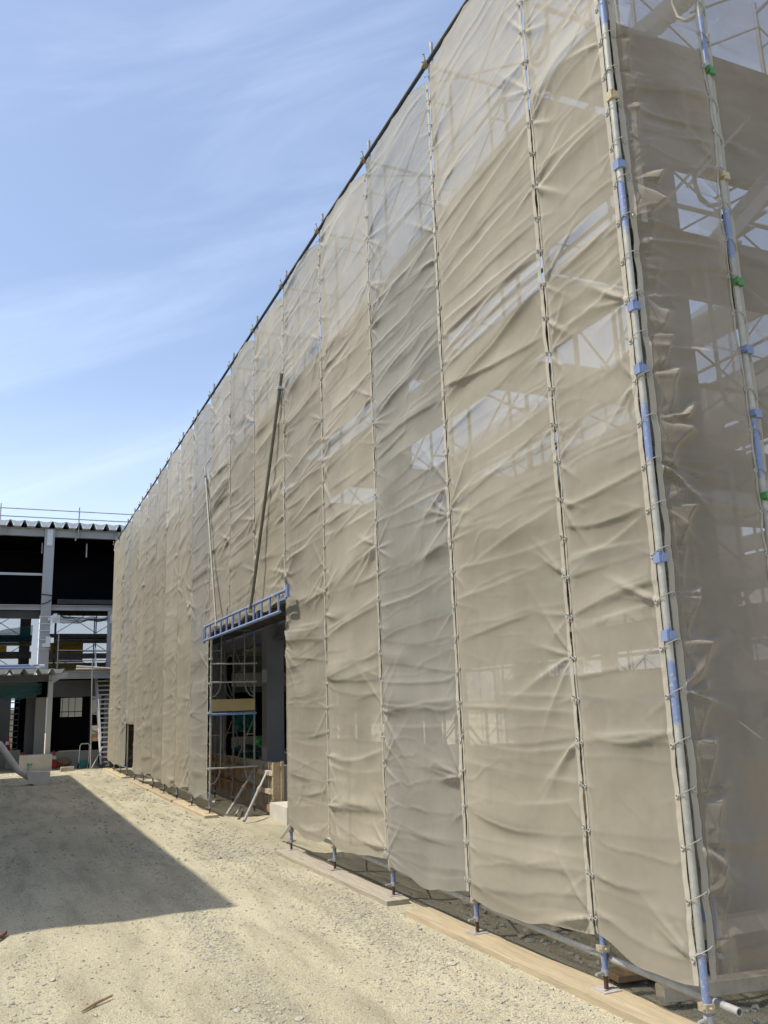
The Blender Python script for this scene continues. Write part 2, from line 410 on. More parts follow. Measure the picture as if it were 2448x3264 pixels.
for (n, xr, yr, a, b, sd) in ((60000, (-1.5, 4.3), (2.6, 15), .004, .018, 1), (600, (-1.5, 3.9), (2.6, 16), .012, .034, 2), (9000, (-3, 4.0), (13, 39), .01, .035, 3), (2500, (4.3, 7.2), (4.0, 9), .008, .05, 4)):
    dn = dens if sd != 4 else (lambda x, y: x*0+.9)
    x, y, s, g = stones(n, xr, yr, a, b, dn, sd); n = len(x)
    sh = ICO[None]*g.uniform(.6, 1.15, (n, 12, 1))
    sc = np.stack([g.uniform(.8, 1.4, n), g.uniform(.7, 1.2, n), g.uniform(.4, .85, n)], -1)
    sh = sh*sc[:, None]*s[:, None, None]; an = g.uniform(0, 6.28, n); c, q = np.cos(an)[:, None], np.sin(an)[:, None]
    X = sh[..., 0]*c-sh[..., 1]*q+x[:, None]; Y = sh[..., 0]*q+sh[..., 1]*c+y[:, None]; Z = sh[..., 2]+(gz(x, y)+s*.15)[:, None]
    VV.append(np.stack([X, Y, Z], -1).reshape(-1, 3)); QQ.append((ICF[None]+12*np.arange(n)[:, None, None]+cnt).reshape(-1)); cnt += 12*n
M['stone'] = mat('pale crushed stone', (.40, .372, .295), .9, 0, .36, 23)
tag(raw_obj('gravel', np.concatenate(VV), np.concatenate(QQ), 3, M['stone'], smooth=False), kind='stuff')

# ------------------------------------------------------------------ sheets
PITCH = .305
def k_(v, zr): return np.clip((v-zr[0])/(zr[1]-zr[0]), 0, 1)
def folds(u, v, w, zr, seed, flip=1, amp=1., zref=0., eye=1., steep=1.):
    """out-of-plane shape of a slack sheet laced along both edges; u across, v up (regular grid, v along axis 1)"""
    g = np.random.default_rng(seed); s = int(g.integers(0, 64)); o = g.uniform(0, 50)
    uc = u[:, 0] if u.ndim == 2 else u
    mid = np.sin(np.pi*np.clip(u/w, 0, 1))
    h = mid*(.03+.07*amp*fbm(u*.35+o, v*.5+o, s, 2))+.045*amp**2*fbm(u*1.1+o, v*1.7, s+3, 2)*mid
    e = np.minimum(u, w-u)
    wob = .035*fbm(u*1.6+o, v*1.1+o, s+2, 3)+.010*fbm(u*6+o, v*5+o, s+4, 2)
    def add(sel, val): h[sel] += val
    def window(lo, hi): return (v > lo) & (v < hi)
    H = zr[1]-zr[0]
    # drapes and creases spanning the sheet, almost level, pinned at the eyelets
    lines = []
    for vk in np.arange(zr[0]+.12, zr[1], PITCH):
        if g.uniform() < .92: lines.append((vk, g.choice(['soft', 'crease', 'drape'], p=[.20, .50, .30])))
        if g.uniform() < .40: lines.append((vk+g.uniform(.05, .25), g.choice(['crease', 'soft'])))
    for vk in np.arange(zr[0]+.05, zr[1], .40): lines.append((vk+g.uniform(-.15, .15), 'crease'))
    for vk, kind in lines:
        k = (vk-zr[0])/H
        sl = flip*(g.normal(.02, .07)+.13*k*g.uniform(0, 1.3)); sag = g.uniform(-.02, .09)*(1-.5*k)
        c0 = g.uniform(-.1, 1.1)*w; ln = w*g.choice([.35, .6, 1., 2.5], p=[.15, .2, .25, .4])
        off = .5 if g.uniform() < .5 else -.5
        lo, hi = vk-.75, vk+.75
        sel = window(lo, hi)
        if not sel.any(): continue
        uu, d = u[sel], v[sel]-(vk+sl*(u[sel]-w*(.5+off))-sag*mid[sel])+wob[sel]*(.7 if kind != 'crease' else .38)
        tp = np.exp(-((uu-c0)/ln)**4)*(.45+.55*np.clip(mid[sel]*2.2, 0, 1))*np.clip(.75+.9*vn(uu*1.3+vk*5, uu*0+vk, s+21), .25, 1.4)
        if kind == 'crease':
            A = g.uniform(.007, .021)*amp; wu, wd = g.uniform(.014, .022), g.uniform(.035, .09)
            if g.uniform() < .5: wu, wd = wd, wu
            x = np.where(d > 0, d/wu, -d/wd); add(sel, A*tp*np.exp(-np.clip(x, 0, 20)))
        elif kind == 'drape':
            A = g.uniform(.018, .045)*amp; wu, wd = g.uniform(.10, .2), g.uniform(.025, .05)
            x = np.where(d > 0, d/wu, -d/wd)
            add(sel, A*tp*(1.0/np.cosh(np.clip(x, 0, 9)*1.1))*np.clip(1-np.exp(-x*6)*.25, 0, 1))
        else:
            A = g.uniform(-.006, .024)*amp; wd = g.uniform(.06, .14)
            add(sel, A*tp*np.exp(-(d/wd)**2))
    # pleats fanning out from the eyelets
    for side in (0, 1):
        uu_ = u if side == 0 else w-u
        sg = 1 if side == 0 else -1
        for vk in np.arange(zr[0]+.12, zr[1], PITCH):
            big = g.uniform() < .22*eye
            n = g.integers(2, 5) if big else g.integers(0, 3)
            for q in range(n):
                ang = R(g.uniform(-55, 55)) if big else R(g.normal(-8, 22))
                L_ = g.uniform(.35, .9)*min(w, 1.6)*(.9 if big else .55); A = (g.uniform(.018, .036) if big else g.uniform(.006, .016))*max(amp, .95)*min(eye, 1.4)
                sel = (np.abs(v-vk) < L_*1.1) & (uu_ < L_*1.3) & (uu_ > -.01)
                if not sel.any(): continue
                du, dv = uu_[sel]+.012, v[sel]-vk+wob[sel]*.35*np.clip(uu_[sel]*3, 0, 1)
                t = du*math.cos(ang)+dv*math.sin(ang); d = -du*math.sin(ang)+dv*math.cos(ang)-.10*t*t*g.uniform(-1, 1)
                wd = .010+.10*np.clip(t, 0, 9); x = np.where(d > 0, d/(wd*.5), -d/wd)
                f = np.where(t > 0, np.clip(t/.10, 0, 1)*np.clip(1-t/L_, 0, 1)**1.3, 0)
                add(sel, A*f*np.exp(-np.clip(x, 0, 20)**1.3))
    # square fold marks from the packing, hardly raised
    for vc in np.arange(zr[0]+g.uniform(.1, .5), zr[1], .92):
        h = h+.0035*np.exp(-(np.abs(v-vc-.02*vn(u*2, u*0+vc, s))/.02))
    n = vn(u*.9+o+wob*3, v*4.3-flip*u*.25*(1+k_(v, zr))+wob*9, s+13); msk = np.clip(.4+1.6*vn(u*.7+o, v*.9, s+15), 0, 1)
    h = h+.007*amp*msk*(1-np.abs(n))**9
    n = vn(u*1.6+o+wob*3, v*9+flip*u*.9+wob*14, s+17); msk = np.clip(.3+1.6*vn(u*.9+o, v*1.3, s+19), 0, 1)
    h = h+.0018*amp*msk*(1-np.abs(n))**5
    h = h+.0018*fbm(u*11+o, v*13, s+11, 3)
    return h*np.clip(.2+e/.09, 0, 1)+.004

eyelet_me = None
def eyelet_mesh():
    b = MB(); n = 12
    b.path([(0, .0125*math.cos(2*math.pi*i/n), .0125*math.sin(2*math.pi*i/n)) for i in range(n)], .0045, 6, closed=True)
    return b
def sheet(label, org, U, Nn, w, z0, z1, res, seed, m, flip=1, amp=1., eye=1., hem=True, lacing=(0, 0), bow=1., extra=None, group='mesh sheets of the long face', ztop_gap=.16, steep=1., gap_k=.002):
    """one mesh sheet: cloth, two hems, eyelets and cords. org = lower corner at u=0"""
    org = np.array(org, float); U = np.array(U, float); Nn = np.array(Nn, float)
    root = thing('mesh_sheet', label, 'scaffold sheet', tuple(org+U*w/2+np.array((0, 0, z0))), group)
    g = np.random.default_rng(seed+500)
    nu = max(int(w/res), 10)+1; nv = int((z1-z0)/res)+1
    def surf(u, v, off=0.):
        h = folds(u, v, w, (z0, z1), seed, flip, amp, eye=eye, steep=steep)
        if extra is not None: h = h+extra(u, v)
        ph_ = (v-z0-.12)/PITCH; cell = np.floor(ph_).astype(int) & 255
        sw = np.sin(np.pi*(ph_-np.floor(ph_)))**2
        b0 = (.001+.010*np.abs(_tab[seed % 64][cell, 3])**2)*bow; b1 = (.001+.010*np.abs(_tab[seed % 64][cell, 9])**2)*bow
        du = gap_k*(1-2*u/w)+b0*sw*np.exp(-u/.12)-b1*sw*np.exp(-(w-u)/.12)
        dz = (.05*vn(u*2.1, u*0+seed, 5)-.045*np.sin(np.pi*u/w))*np.exp(-(v-z0)/.22)
        dz = dz-(ztop_gap*np.exp(-u/.16)+.03*np.abs(np.sin(np.pi*u/w*4)))*np.exp(-(z1-v)/.35)
        P = org+U*(u+du)[..., None]+Nn*(h+off)[..., None]
        P[..., 2] = v+dz
        return P
    u, v = np.meshgrid(np.linspace(0, w, nu), np.linspace(z0, z1, nv), indexing='ij')
    grid_obj('cloth', surf(u, v), m, root)
    if hem:
        nvh = nv
        for ua, ub in ((0, .040), (w-.024, w)):
            u2, v2 = np.meshgrid(np.linspace(ua, ub, 4), np.linspace(z0+.002, z1-.002, nvh), indexing='ij')
            P = surf(u2, v2, .004)
            P = P+Nn*(.0025*vn(v2*22, u2*30+seed, 14))[..., None]
            grid_obj('hem', P, M['hem'], root)
    if lacing[0] or lacing[1]:
        global eyelet_me
        for side in (0, 1):
            if not lacing[side]: continue
            vs = np.arange(z0+.12, z1-.05, PITCH)
            uu = np.full_like(vs, .022 if side == 0 else w-.020)
            P = surf(uu, vs, .007)
            for i, p in enumerate(P):
                if eyelet_me is None:
                    e0 = eyelet_mesh().build('eyelet', M['galv'], loc=(0, 0, 0)); eyelet_me = e0
                    dk = MB(); dk.path([(.0, .009*math.cos(a), .009*math.sin(a)) for a in np.linspace(0, 6.283, 9)[:-1]], .0035, 4, closed=True)
                    e = e0; e.parent = root
                else:
                    e = eyelet_me.copy(); COL.objects.link(e); e.parent = root
                e.location = Vector(p)-parent_world(root)
                e.rotation_euler = (0, 0, math.atan2(Nn[1], Nn[0]))
            if lacing[side] == 2:          # cord from this eyelet to the neighbour's, over the pole or across the seam
                sg = -1 if side == 0 else 1
                for i, p in enumerate(P):
                    b = MB(); q = p+U*sg*(.052+.02*g.uniform())+np.array((0, 0, g.uniform(-.02, .05)))
                    mids = [p+(q-p)*t+Nn*(.010+.012*math.sin(math.pi*t)) for t in np.linspace(0, 1, 5)]
                    b.path(mids, .0035, 5)
                    b.path([mids[2]+np.array((0, 0, .003)), mids[2]+Nn*.014+np.array((0, 0, -.018))], .0035, 5)
                    b.build('tie_cord', M['cord'], root, smooth=True)
    return root

ORD = ['narrow strip next to the corner pole', 'first full', 'second', 'third', 'fourth', 'fifth', 'sixth', 'seventh', 'eighth', 'ninth', 'tenth', 'eleventh', 'twelfth', 'thirteenth', 'fourteenth', 'fifteenth', 'sixteenth', 'seventeenth']
LAB = {
 0: 'narrow creased beige mesh sheet laced to the left of the corner pole',
 1: 'wide beige mesh sheet nearest the narrow corner strip, with soft level swags',
 2: 'greyish mesh sheet, second full width from the corner, slack dark gap on its edge',
 3: 'beige mesh sheet between the greyish sheet and the sheet beside the gate',
 4: 'beige mesh sheet hanging right beside the gate opening with deep folds at its upper left',
 5: 'tan mesh sheet above the right end of the gate, behind the dark slanting pole',
 6: 'short mesh sheet above the middle of the gate between the two slanting poles',
 7: 'mesh sheet above the left end of the gate behind the pale slanting pole',
 8: 'pale greyish mesh sheet just left of the gate opening',
 9: 'beige mesh sheet second to the left of the gate, ending on a sunlit board',
 10: 'beige mesh sheet third to the left of the gate with crossing folds low down',
 11: 'mesh sheet fourth to the left of the gate with a deep diagonal pucker',
 12: 'mesh sheet fifth to the left of the gate with V shaped creases near its foot',
 13: 'mesh sheet just right of the small doorway in the far part of the long face',
 14: 'mesh sheet cut short above the small dark doorway',
 15: 'mesh sheet just left of the small dark doorway',
 16: 'last but one mesh sheet before the far end of the long face',
 17: 'slim looking tan mesh sheet at the far end of the long face by the stairs',
}
MATS = {2: 'sheet_grey', 5: 'sheet_tan', 8: 'sheet_grey', 17: 'sheet_tan', 15: 'sheet_grey', 6: 'sheet', 0: 'sheet', 12: 'sheet'}
for i in range(18):
    y0, y1 = YS[i], YS[i+1] if i+1 < len(YS) else YS[i]+1.83
    z0 = .36+.03*math.sin(i*2.3)
    if 5 <= i <= 7: z0 = 3.66
    if i == 14: z0 = 1.76
    res = .0135 if i < 3 else .017 if i < 5 else .024 if i < 9 else .036
    a, b = y0+.006, y1-.006
    if i == 0: a = y0+.035
    lac = (0, 0)
    if i == 0: lac = (1, 2)
    elif i <= 3: lac = (1, 2)
    elif i <= 8: lac = (1, 0)
    sheet(LAB[i], (XW, a, 0), (0, 1, 0), (-1, 0, 0), b-a, z0, 8.86, res, 40+i*3, M[MATS.get(i, 'sheet')], flip=-1,
          amp=.9 if i < 8 else .55, eye=1. if i < 5 else 1.1, extra=None if i < 8 else (lambda u, v, q=.022*(-1)**i+.012*math.sin(i*3.1): q*(u/1.83-.5)+.012), lacing=lac, bow=1.4 if i in (1, 2) else 1., hem=i < 9,
          steep=1.0 if i < 8 else .35)

def ruffle(u, v):
    """slack cloth bunched in pleats along the corner pole of the end face"""
    vv = v+.030*vn(u*6, v*4.3, 44)+.010*vn(u*15, v*11, 45)
    k = (vv-.52)/.305+.35*np.clip(u/.3, 0, 1.5)*_tab[3][(np.floor((v-.52)/.305).astype(int)) & 255, 7]
    f = k-np.floor(k); c = np.floor(k).astype(int) & 255
    r1, r2, r3 = np.abs(_tab[5][c, 2]), np.abs(_tab[6][c, 4]), _tab[7][c, 8]
    fall = np.clip(1.15-.045*v, .55, 1)
    b = .075+.05*r1+(.05+.16*r2)*f**(1.6+.6*r3)+.015*vn(v*6, v*0, 13)
    d = (.016+.022*r1+(.02+.055*r2)*f**1.6)*fall*(1-np.exp(-(1-f)/.10))*(1-.6*np.exp(-f/.12))*np.where(_tab[11][c, 3] > .6, .4, 1)
    x = u/b
    prof = np.where(x < 1, np.clip(x, 0, 1)**(1.1+.5*r3), np.exp(-((u-b)/(.012+.05*r1**3))))
    h = d*prof
    lng = .30+.6*r2
    yk = f*.305-.10*r1-.05*np.sin(u*6+c)-.14*(u/lng)**2*r3
    h = h+.010*np.clip(1-u/lng, 0, 1)*np.exp(-np.where(yk > 0, yk/.012, -yk/.05))*np.clip(u/.08, 0, 1)
    h = h+.03*vn(v*1.3+u*.8, u*1.6, 31)*np.clip((u-.2)*3, 0, 1)
    return h
sheet('see-through mesh sheet of the end face, bunched in pleats beside the corner pole', (3.97, YC, 0), (1, 0, 0), (0, -1, 0), .93, .40, 8.86, .0125, 301, M['sheet_end_shaded'],
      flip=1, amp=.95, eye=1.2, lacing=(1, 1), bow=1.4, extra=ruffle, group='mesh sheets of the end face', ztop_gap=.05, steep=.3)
for k, lb in ((1, 'shade-toned mesh sheet of the end face cut by the right edge of the picture'), (2, 'mesh sheet of the end face past the third pole'), (3, 'mesh sheet at the right end of the end face')):
    sheet(lb, (XE[k]+(.05 if k == 1 else .006), YC+.045, 0), (1, 0, 0), (0, -1, 0), XE[k+1]-XE[k]-.06, .40, 8.86, .03, 311+k, M['sheet_end_shaded'], flip=1, amp=.9, eye=1.,
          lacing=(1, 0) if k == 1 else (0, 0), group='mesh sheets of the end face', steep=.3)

# cords over the corner pole and the second pole belong to the end sheet
es = [o for o in COL.objects if o.get('label', '').startswith('see-through')][0]
for k in range(28):
    z = .52+.305*k
    b = MB(); b.path([(XW-.004, YC+.065, z-.04), (XW-.035, YC+.02, z-.035), (XW-.03, YC-.03, z-.01), (XW+.02, YC-.05, z+.012), (3.995, YC-.03, z+.02)], .0032, 5)
    if k % 4 == 0: b.path([(XW+.028*math.cos(a), YC+.028*math.sin(a), z-.02+.006*math.sin(a*2)) for a in np.linspace(0, 6.283, 11)[:-1]], .0035, 5, closed=True)
    b.build('tie_cord', M['cord'], es, smooth=True)
    b = MB(); b.path([(4.875, YC-.012, z+.02), (4.93, YC-.02, z+.005), (4.985, YC+.0, z-.03), (5.02, YC+.035, z-.05)], .003, 5)
    b.build('tie_cord', M['cord'], es, smooth=True)

# ------------------------------------------------------------------ scaffold of the long face
def frame_bm(b, p_out, p_in, z, h=1.725, r=.017, arch=True):
    """portal frame between an outer and an inner pole: top bar and two bent inner legs"""
    o = np.array(p_out, float); q = np.array(p_in, float); d = (q-o); L_ = np.linalg.norm(d); d /= L_
    Z = np.array((0, 0, 1.))
    b.tube(o+Z*(z+h-.04), q+Z*(z+h-.04), .021, 8)
    for s, base, dr in ((0, o, d), (1, q, -d)):
        pts = [base+Z*(z+.28), base+dr*.09+Z*(z+.32), base+dr*.17+Z*(z+.42), base+dr*.21+Z*(z+.58), base+dr*.215+Z*(z+h-.05)]
        b.path(pts, r, 6)
        b.tube(base+Z*(z+1.25), base+dr*.215+Z*(z+1.25), .011, 6)
    return b
side = thing('scaffold', 'long tube scaffold behind the mesh sheets of the long face, on screw jacks', 'scaffold', (4.4, 20, 0))
xo, xi = XW+.05, XI
gate_lines = (6, 7)
def jack(root, x, y, zb, pm):
    b = MB(); b.tube((x, y, zb+.012), (x, y, .34), .0165, 8); j = b.build('jack_base', M['rust'], root, smooth=True)
    b = MB(); b.box(x-.075, x+.075, y-.075, y+.075, zb, zb+.009); b.build('base_plate', M['plate'], j)
    b = MB(); b.tube((x, y, .125), (x, y, .165), .027, 10); b.tube((x-.1, y-.03, .148), (x+.07, y+.02, .145), .010, 6); b.build('jack_handle', M['galv'], j, smooth=True)
def clamp(b, x, y, z, s=.036):
    b.box(x-s, x+s*.8, y-s, y+s, z-.022, z+.022); b.tube((x-s-.02, y-s*.6, z), (x-s, y-s*.6, z), .009, 6)
    b.tube((x-s*.2, y-s-.018, z), (x-s*.2, y-s, z), .009, 6)
# the corner pole itself stands clear of the sheets
b = MB(); b.tube((XW, YC, .166), (XW, YC, 9.25), .0243, 14); b.build('corner_pole', M['pole'], side, smooth=True)
for z, m in ((6.39, 'yellow_clamp'), (5.81, 'blue'), (4.69, 'blue'), (4.22, 'blue'), (2.9, 'blue'), (2.39, 'blue')):
    b = MB(); b.box(XW-.033, XW+.012, YC-.03, YC+.03, z-.035, z+.035); b.box(XW-.012, XW+.034, YC-.036, YC-.018, z-.028, z+.028)
    b.box(XW-.022, XW-.006, YC-.036, YC+.005, z+.036, z+.05)
    b.build('brace_lock', M[m], side)
b = MB(); clamp(b, XW, YC, .21); b.build('pipe_clamp', M['clamp'], side)
jack(side, XW, YC, gz(np.array(XW), np.array(YC)).item()+.0, None)
for li in range(1, 19):
    y = YS[li]
    zb = .30 if li not in gate_lines else 3.70
    b = MB(); b.tube((xo, y, zb-.135), (xo, y, 9.2), .0225, 10); b.build('pole', M['pole'], side, smooth=True)
    b = MB(); b.tube((xi, y, zb-.04), (xi, y, 8.98), .0213, 8); b.build('inner_pole', M['pole_in'], side, smooth=True)
    if li not in gate_lines:
        jack(side, xo, y, .029, None)
        if li > 1: jack(side, xi, y, .0, None)
        b = MB(); clamp(b, xo, y, .30); b.build('pipe_clamp', M['clamp'], side)
    b = MB(); clamp(b, XW-.03, y, 8.9, .04); b.path([(XW-.03, y, 8.95), (XW-.06, y-.02, 9.02), (XW-.07, y-.02, 9.0)], .008, 5); b.build('pipe_clamp', M['clamp'], side)
    for t in range(5):
        if li in gate_lines and t < 2: continue
        b = MB(); frame_bm(b, (xo, y, 0), (xi, y, 0), TZ[t]); b.build('portal_frame', M['pole_in'], side, smooth=True)
inner_br = MB()
for bi in range(1, 18):
    y0, y1 = YS[bi], YS[bi+1]
    for t in range(5):
        if 5 <= bi <= 7 and t < 2: continue
        if bi == 14 and t == 0: continue
        z = TZ[t]
        b = MB(); b.tube((xo+.03, y0, z+.35), (xo+.03, y1, z+1.5), .0105, 6); b.tube((xo+.042, y0, z+1.5), (xo+.042, y1, z+.35), .0105, 6)
        b.build('cross_brace', M['pole_in'], side, smooth=True)
        if bi != 14 or t > 0:
            inner_br.tube((xi-.03, y0, z+.35), (xi-.03, y1, z+1.5), .0105, 6); inner_br.tube((xi-.042, y0, z+1.5), (xi-.042, y1, z+.35), .0105, 6)
        if t > 0 or bi in (5, 6, 7):
            if bi in (6, 7) and t == 2: pass
            b = MB()
            for q in range(2):
                x0 = 4.06+q*.40
                b.box(x0, x0+.385, y0+.01, y1-.01, z-.03, z)
                b.box(x0, x0+.02, y0+.01, y1-.01, z-.075, z-.031); b.box(x0+.365, x0+.385, y0+.01, y1-.01, z-.075, z-.031)
                for yy in np.linspace(y0+.2, y1-.2, 5): b.box(x0+.021, x0+.364, yy, yy+.03, z-.06, z-.031)
            b.build('walkway', M['walk'], side)
o = inner_br.build('inner_cross_brace', M['pole_in'], side, smooth=True); o['kind'] = 'stuff'
# guard rails at the inner side, rails in the top lift
for z in (2.95, 4.65, 6.4, 8.1, 7.65):
    b = MB(); b.tube((xi+.04, YS[1], z) if z > 3.7 else (xi+.04, YS[1], z), (xi+.04, YS[-1] if z > 3.7 else GATE0, z), .0213, 8); b.build('guard_rail', M['pole_in'], side, smooth=True)
for z in (8.75,):
    b = MB(); b.tube((xi-.04, YS[1], z), (xi-.04, YS[-1], z), .0213, 8); b.build('guard_rail', M['pole_in'], side, smooth=True)
b = MB(); b.tube((XW-.02, YC-.2, 8.905), (XW-.02, 36.75, 8.905), .0243, 10); b.build('top_rail', M['dark_tube'], side, smooth=True)
b = MB(); b.pipe((xo+.045, YC-.16, .21), (xo+.045, GATE0+.15, .34), .0243, 12); b.build('foot_rail', M['galv'], side, smooth=True)
b = MB(); b.pipe((xo+.06, GATE1-.25, .26), (xo+.06, 36.8, .30), .0243, 12); b.build('foot_rail', M['galv'], side, smooth=True)
# a stay at the gate post and a toe board inside the frame left of the gate
b = MB(); b.pipe((4.21, 14.1, .03), (XW+.1, GATE0+.05, .42), .0243, 10); b.build('stay_tube', M['galv_light'], side, smooth=True)
b = MB(); b.box(xo+.0, xi+.0, GATE1-.05, GATE1-.03, 2.03, 2.27); b.build('toe_board', M['ply_yellow'], side)
b = MB(); b.tube((xo-.02, GATE1-.05, 1.97), (xi+.03, GATE1-.05, 1.97), .024, 10); b.build('cross_tube', M['blue'], side, smooth=True)
for z in (3.0, 2.62, .9):
    b = MB(); b.tube((xo-.02, GATE1-.03, z), (xi+.05, GATE1-.03, z), .018, 8); b.build('cross_tube', M['galv'], side, smooth=True)
for z in (.9, 2.0, 2.6, 3.1):
    b = MB(); clamp(b, xo-.01, GATE1, z, .035); b.build('pipe_clamp', M['galv_light'], side)
    b = MB(); clamp(b, xo-.01, GATE0, z+.1, .032); b.build('pipe_clamp', M['galv_light'], side)
b = MB(); b.box(4.02, 6.0, 36.66, 36.70, .0, 1.95); b.build('shade_end_board', M['walk'], side)  # board added to darken the view through the small doorway
for q in range(14):
    z = .45+q*.23+.03*math.sin(q*5); b = MB(); b.path([(xo-.03, GATE1-.03, z), (xo-.05, GATE1-.09, z-.02), (xo-.0, GATE1-.1, z-.05)], .006, 5); b.build('wire_tie', M['galv'], side, smooth=True)

# ------------------------------------------------------------------ scaffold of the end face
end = thing('scaffold', 'short tube scaffold behind the mesh sheets of the end face', 'scaffold', (7.2, 4.95, 0))
yo, yi = YC+.012, 5.42
for k, x in enumerate(XE[1:]):
    b = MB(); b.tube((x, yo if k == 0 else yo+.06, .26), (x, yo if k == 0 else yo+.06, 9.2), .0243, 12); b.build('pole', M['pole'], end, smooth=True)
    b = MB(); b.tube((x, yi, .26), (x, yi, 9.0), .0213, 8); b.build('inner_pole', M['pole_in'], end, smooth=True)
    jack(end, x, yo, .0, None); jack(end, x, yi, .0, None)
    for t in range(5):
        b = MB(); frame_bm(b, (x, yo+.06, 0), (x, yi, 0), TZ[t]); b.build('portal_frame', M['pole_in'], end, smooth=True)
for t in range(5):
    b = MB(); frame_bm(b, (xo, yo+.06, 0), (xo, yi, 0), TZ[t]); b.build('portal_frame', M['pole_in'], end, smooth=True)
for k in range(4):
    x0, x1 = XE[k], XE[k+1]
    for t in range(5):
        z = TZ[t]
        if k > 0:
            for yy in (yo+.09, yi-.03):
                b = MB(); b.tube((x0, yy, z+.35), (x1, yy, z+1.5), .0105, 6); b.tube((x0, yy+.012, z+1.5), (x1, yy+.012, z+.35), .0105, 6)
                b.build('cross_brace', M['pole_in'], end, smooth=True)
        else:
            b = MB(); b.tube((x0+.05, yi-.03, z+.35), (x1, yi-.03, z+1.4), .0105, 6); b.tube((x0+.05, yi-.02, z+1.4), (x1, yi-.02, z+.35), .0105, 6); b.build('cross_brace', M['pole_in'], end, smooth=True)
        if t > 0:
            b = MB()
            for q in range(2):
                y0 = yo+.10+q*.40
                b.box(x0+.05, x1-.01, y0, y0+.385, z-.03, z); b.box(x0+.05, x1-.01, y0, y0+.02, z-.075, z-.031); b.box(x0+.05, x1-.01, y0+.365, y0+.385, z-.075, z-.031)
                for xx in np.linspace(x0+.2, x1-.2, 5): b.box(xx, xx+.03, y0+.021, y0+.364, z-.06, z-.031)
            b.build('walkway', M['walk'], end)
for z in (2.95, 4.65, 6.4, 8.1):
    b = MB(); b.tube((XE[0]+.1, yi+.04, z), (XE[-1], yi+.04, z), .0213, 8); b.build('guard_rail', M['pole_in'], end, smooth=True)
b = MB(); b.tube((XW-.2, YC+.03, 8.905), (10.6, YC+.03, 8.905), .0243, 10); b.build('top_rail', M['dark_tube'], end, smooth=True)
for z, m in ((6.9, 'green'), (5.05, 'green'), (3.38, 'green'), (5.95, 'yellow_clamp'), (4.5, 'blue'), (4.0, 'blue')):
    b = MB(); b.box(4.94-.02, 4.94+.045, yo-.045, yo-.012, z-.03, z+.03); b.box(4.94-.036, 4.94-.018, yo-.06, yo+.03, z-.018, z+.026); b.build('wedge_clamp', M[m], end)
# aluminium scaffold stairs inside the end bays
for z, x0 in ((5.475, 5.2), (3.75, 6.9), (7.2, 4.35)):
    st = MB(); hi = min(1.725, 1.6)
    for yy in (4.98, 5.34):
        st.beam((x0, yy, z+.05), (x0+1.5, yy, z+hi), .03, .10, up=(0, 0, 1))
        st.tube((x0-.1, yy, z+.75), (x0+1.4, yy, z+hi+.75), .015, 6)
    for q in range(8): st.box(x0+.1+q*.18, x0+.28+q*.18, 4.995, 5.325, z+.15+q*.185, z+.175+q*.185)
    st.build('stair_flight', M['galv_light'], end)

# ------------------------------------------------------------------ boards under the jacks
def board(label, y0, y1, x0=3.82, x1=4.07, z=None, m='wood', skew=0.):
    n = 16; b = MB(); z = -.012 if z is None else z-.018
    P = []
    for k in range(n+1):
        y = y0+(y1-y0)*k/n; sx = skew*k/n; wv = .004*math.sin(k*1.3)
        P.append([(x0+sx, y, z+wv-.03), (x1+sx, y, z+wv-.03), (x1+sx, y, z+wv+.042), (x0+sx, y, z+wv+.042)])
    V = [p for r in P for p in r]; F = []
    for k in range(n):
        for j in range(4): F.append((k*4+j, k*4+(j+1) % 4, (k+1)*4+(j+1) % 4, (k+1)*4+j))
    F += [(3, 2, 1, 0), (n*4, n*4+1, n*4+2, n*4+3)]
    b.add(V, F); o = b.build('scaffold_board', M[m], loc=((x0+x1)/2, (y0+y1)/2, z))
    bv = o.modifiers.new('edge', 'BEVEL'); bv.width = .004; bv.segments = 2; bv.limit_method = 'ANGLE'
    tag(o, label, 'board', 'timber boards under the scaffold jacks')
board('long warm coloured board nearest the camera under the corner jacks', 4.1, 8.45, 3.83, 4.10, .006, skew=-.04)
board('sunlit board with a broken end under the jacks right of the gate', 8.93, 12.95, 3.80, 4.06, .006, 'wood_grey', skew=-.03)
for k, (a, c, lb) in enumerate(((17.95, 21.6, 'pale board whose end shows at the left post of the gate'), (21.75, 25.4, 'board in the middle of the row left of the gate'), (25.5, 29.2, 'board of the row left of the gate ending by the small doorway'), (31.0, 36.9, 'farthest board of the row, by the foot of the stairs'))):
    board(lb, a, c, 3.80, 4.08, .006, skew=.02)

# ------------------------------------------------------------------ girder over the gate and its two hanging poles
gd = thing('lattice_girder', 'blue painted ladder girder spanning the top of the gate opening', 'girder', (XW-.16, (GATE0+GATE1)/2, 3.45))
gxx = XW-.17; ga, gb = 12.22, 17.98
for z in (3.73, 3.45):
    b = MB(); b.tube((gxx, ga if z > 3.6 else ga+.35, z), (gxx, gb, z), .0243, 10); b.build('chord', M['blue'], gd, smooth=True)
for k in range(12):
    y = ga+.42+k*.48
    b = MB(); b.tube((gxx, y, 3.45), (gxx, y, 3.73), .02, 8); b.build('rung', M['blue'], gd, smooth=True)
b = MB(); b.box(gxx-.02, gxx+.02, ga-.08, ga+.02, 3.62, 3.80); b.box(gxx-.014, gxx+.014, ga+.02, ga+.36, 3.60, 3.635); b.build('end_bracket', M['blue'], gd)
b = MB(); b.box(gxx-.02, gxx+.02, gb-.02, gb+.1, 3.40, 3.70); b.build('end_bracket', M['blue'], gd)
for y in (12.85, 14.3, 16.75, 17.8):
    b = MB(); clamp(b, gxx, y, 3.73, .04); b.build('pipe_clamp', M['galv_light'], gd)
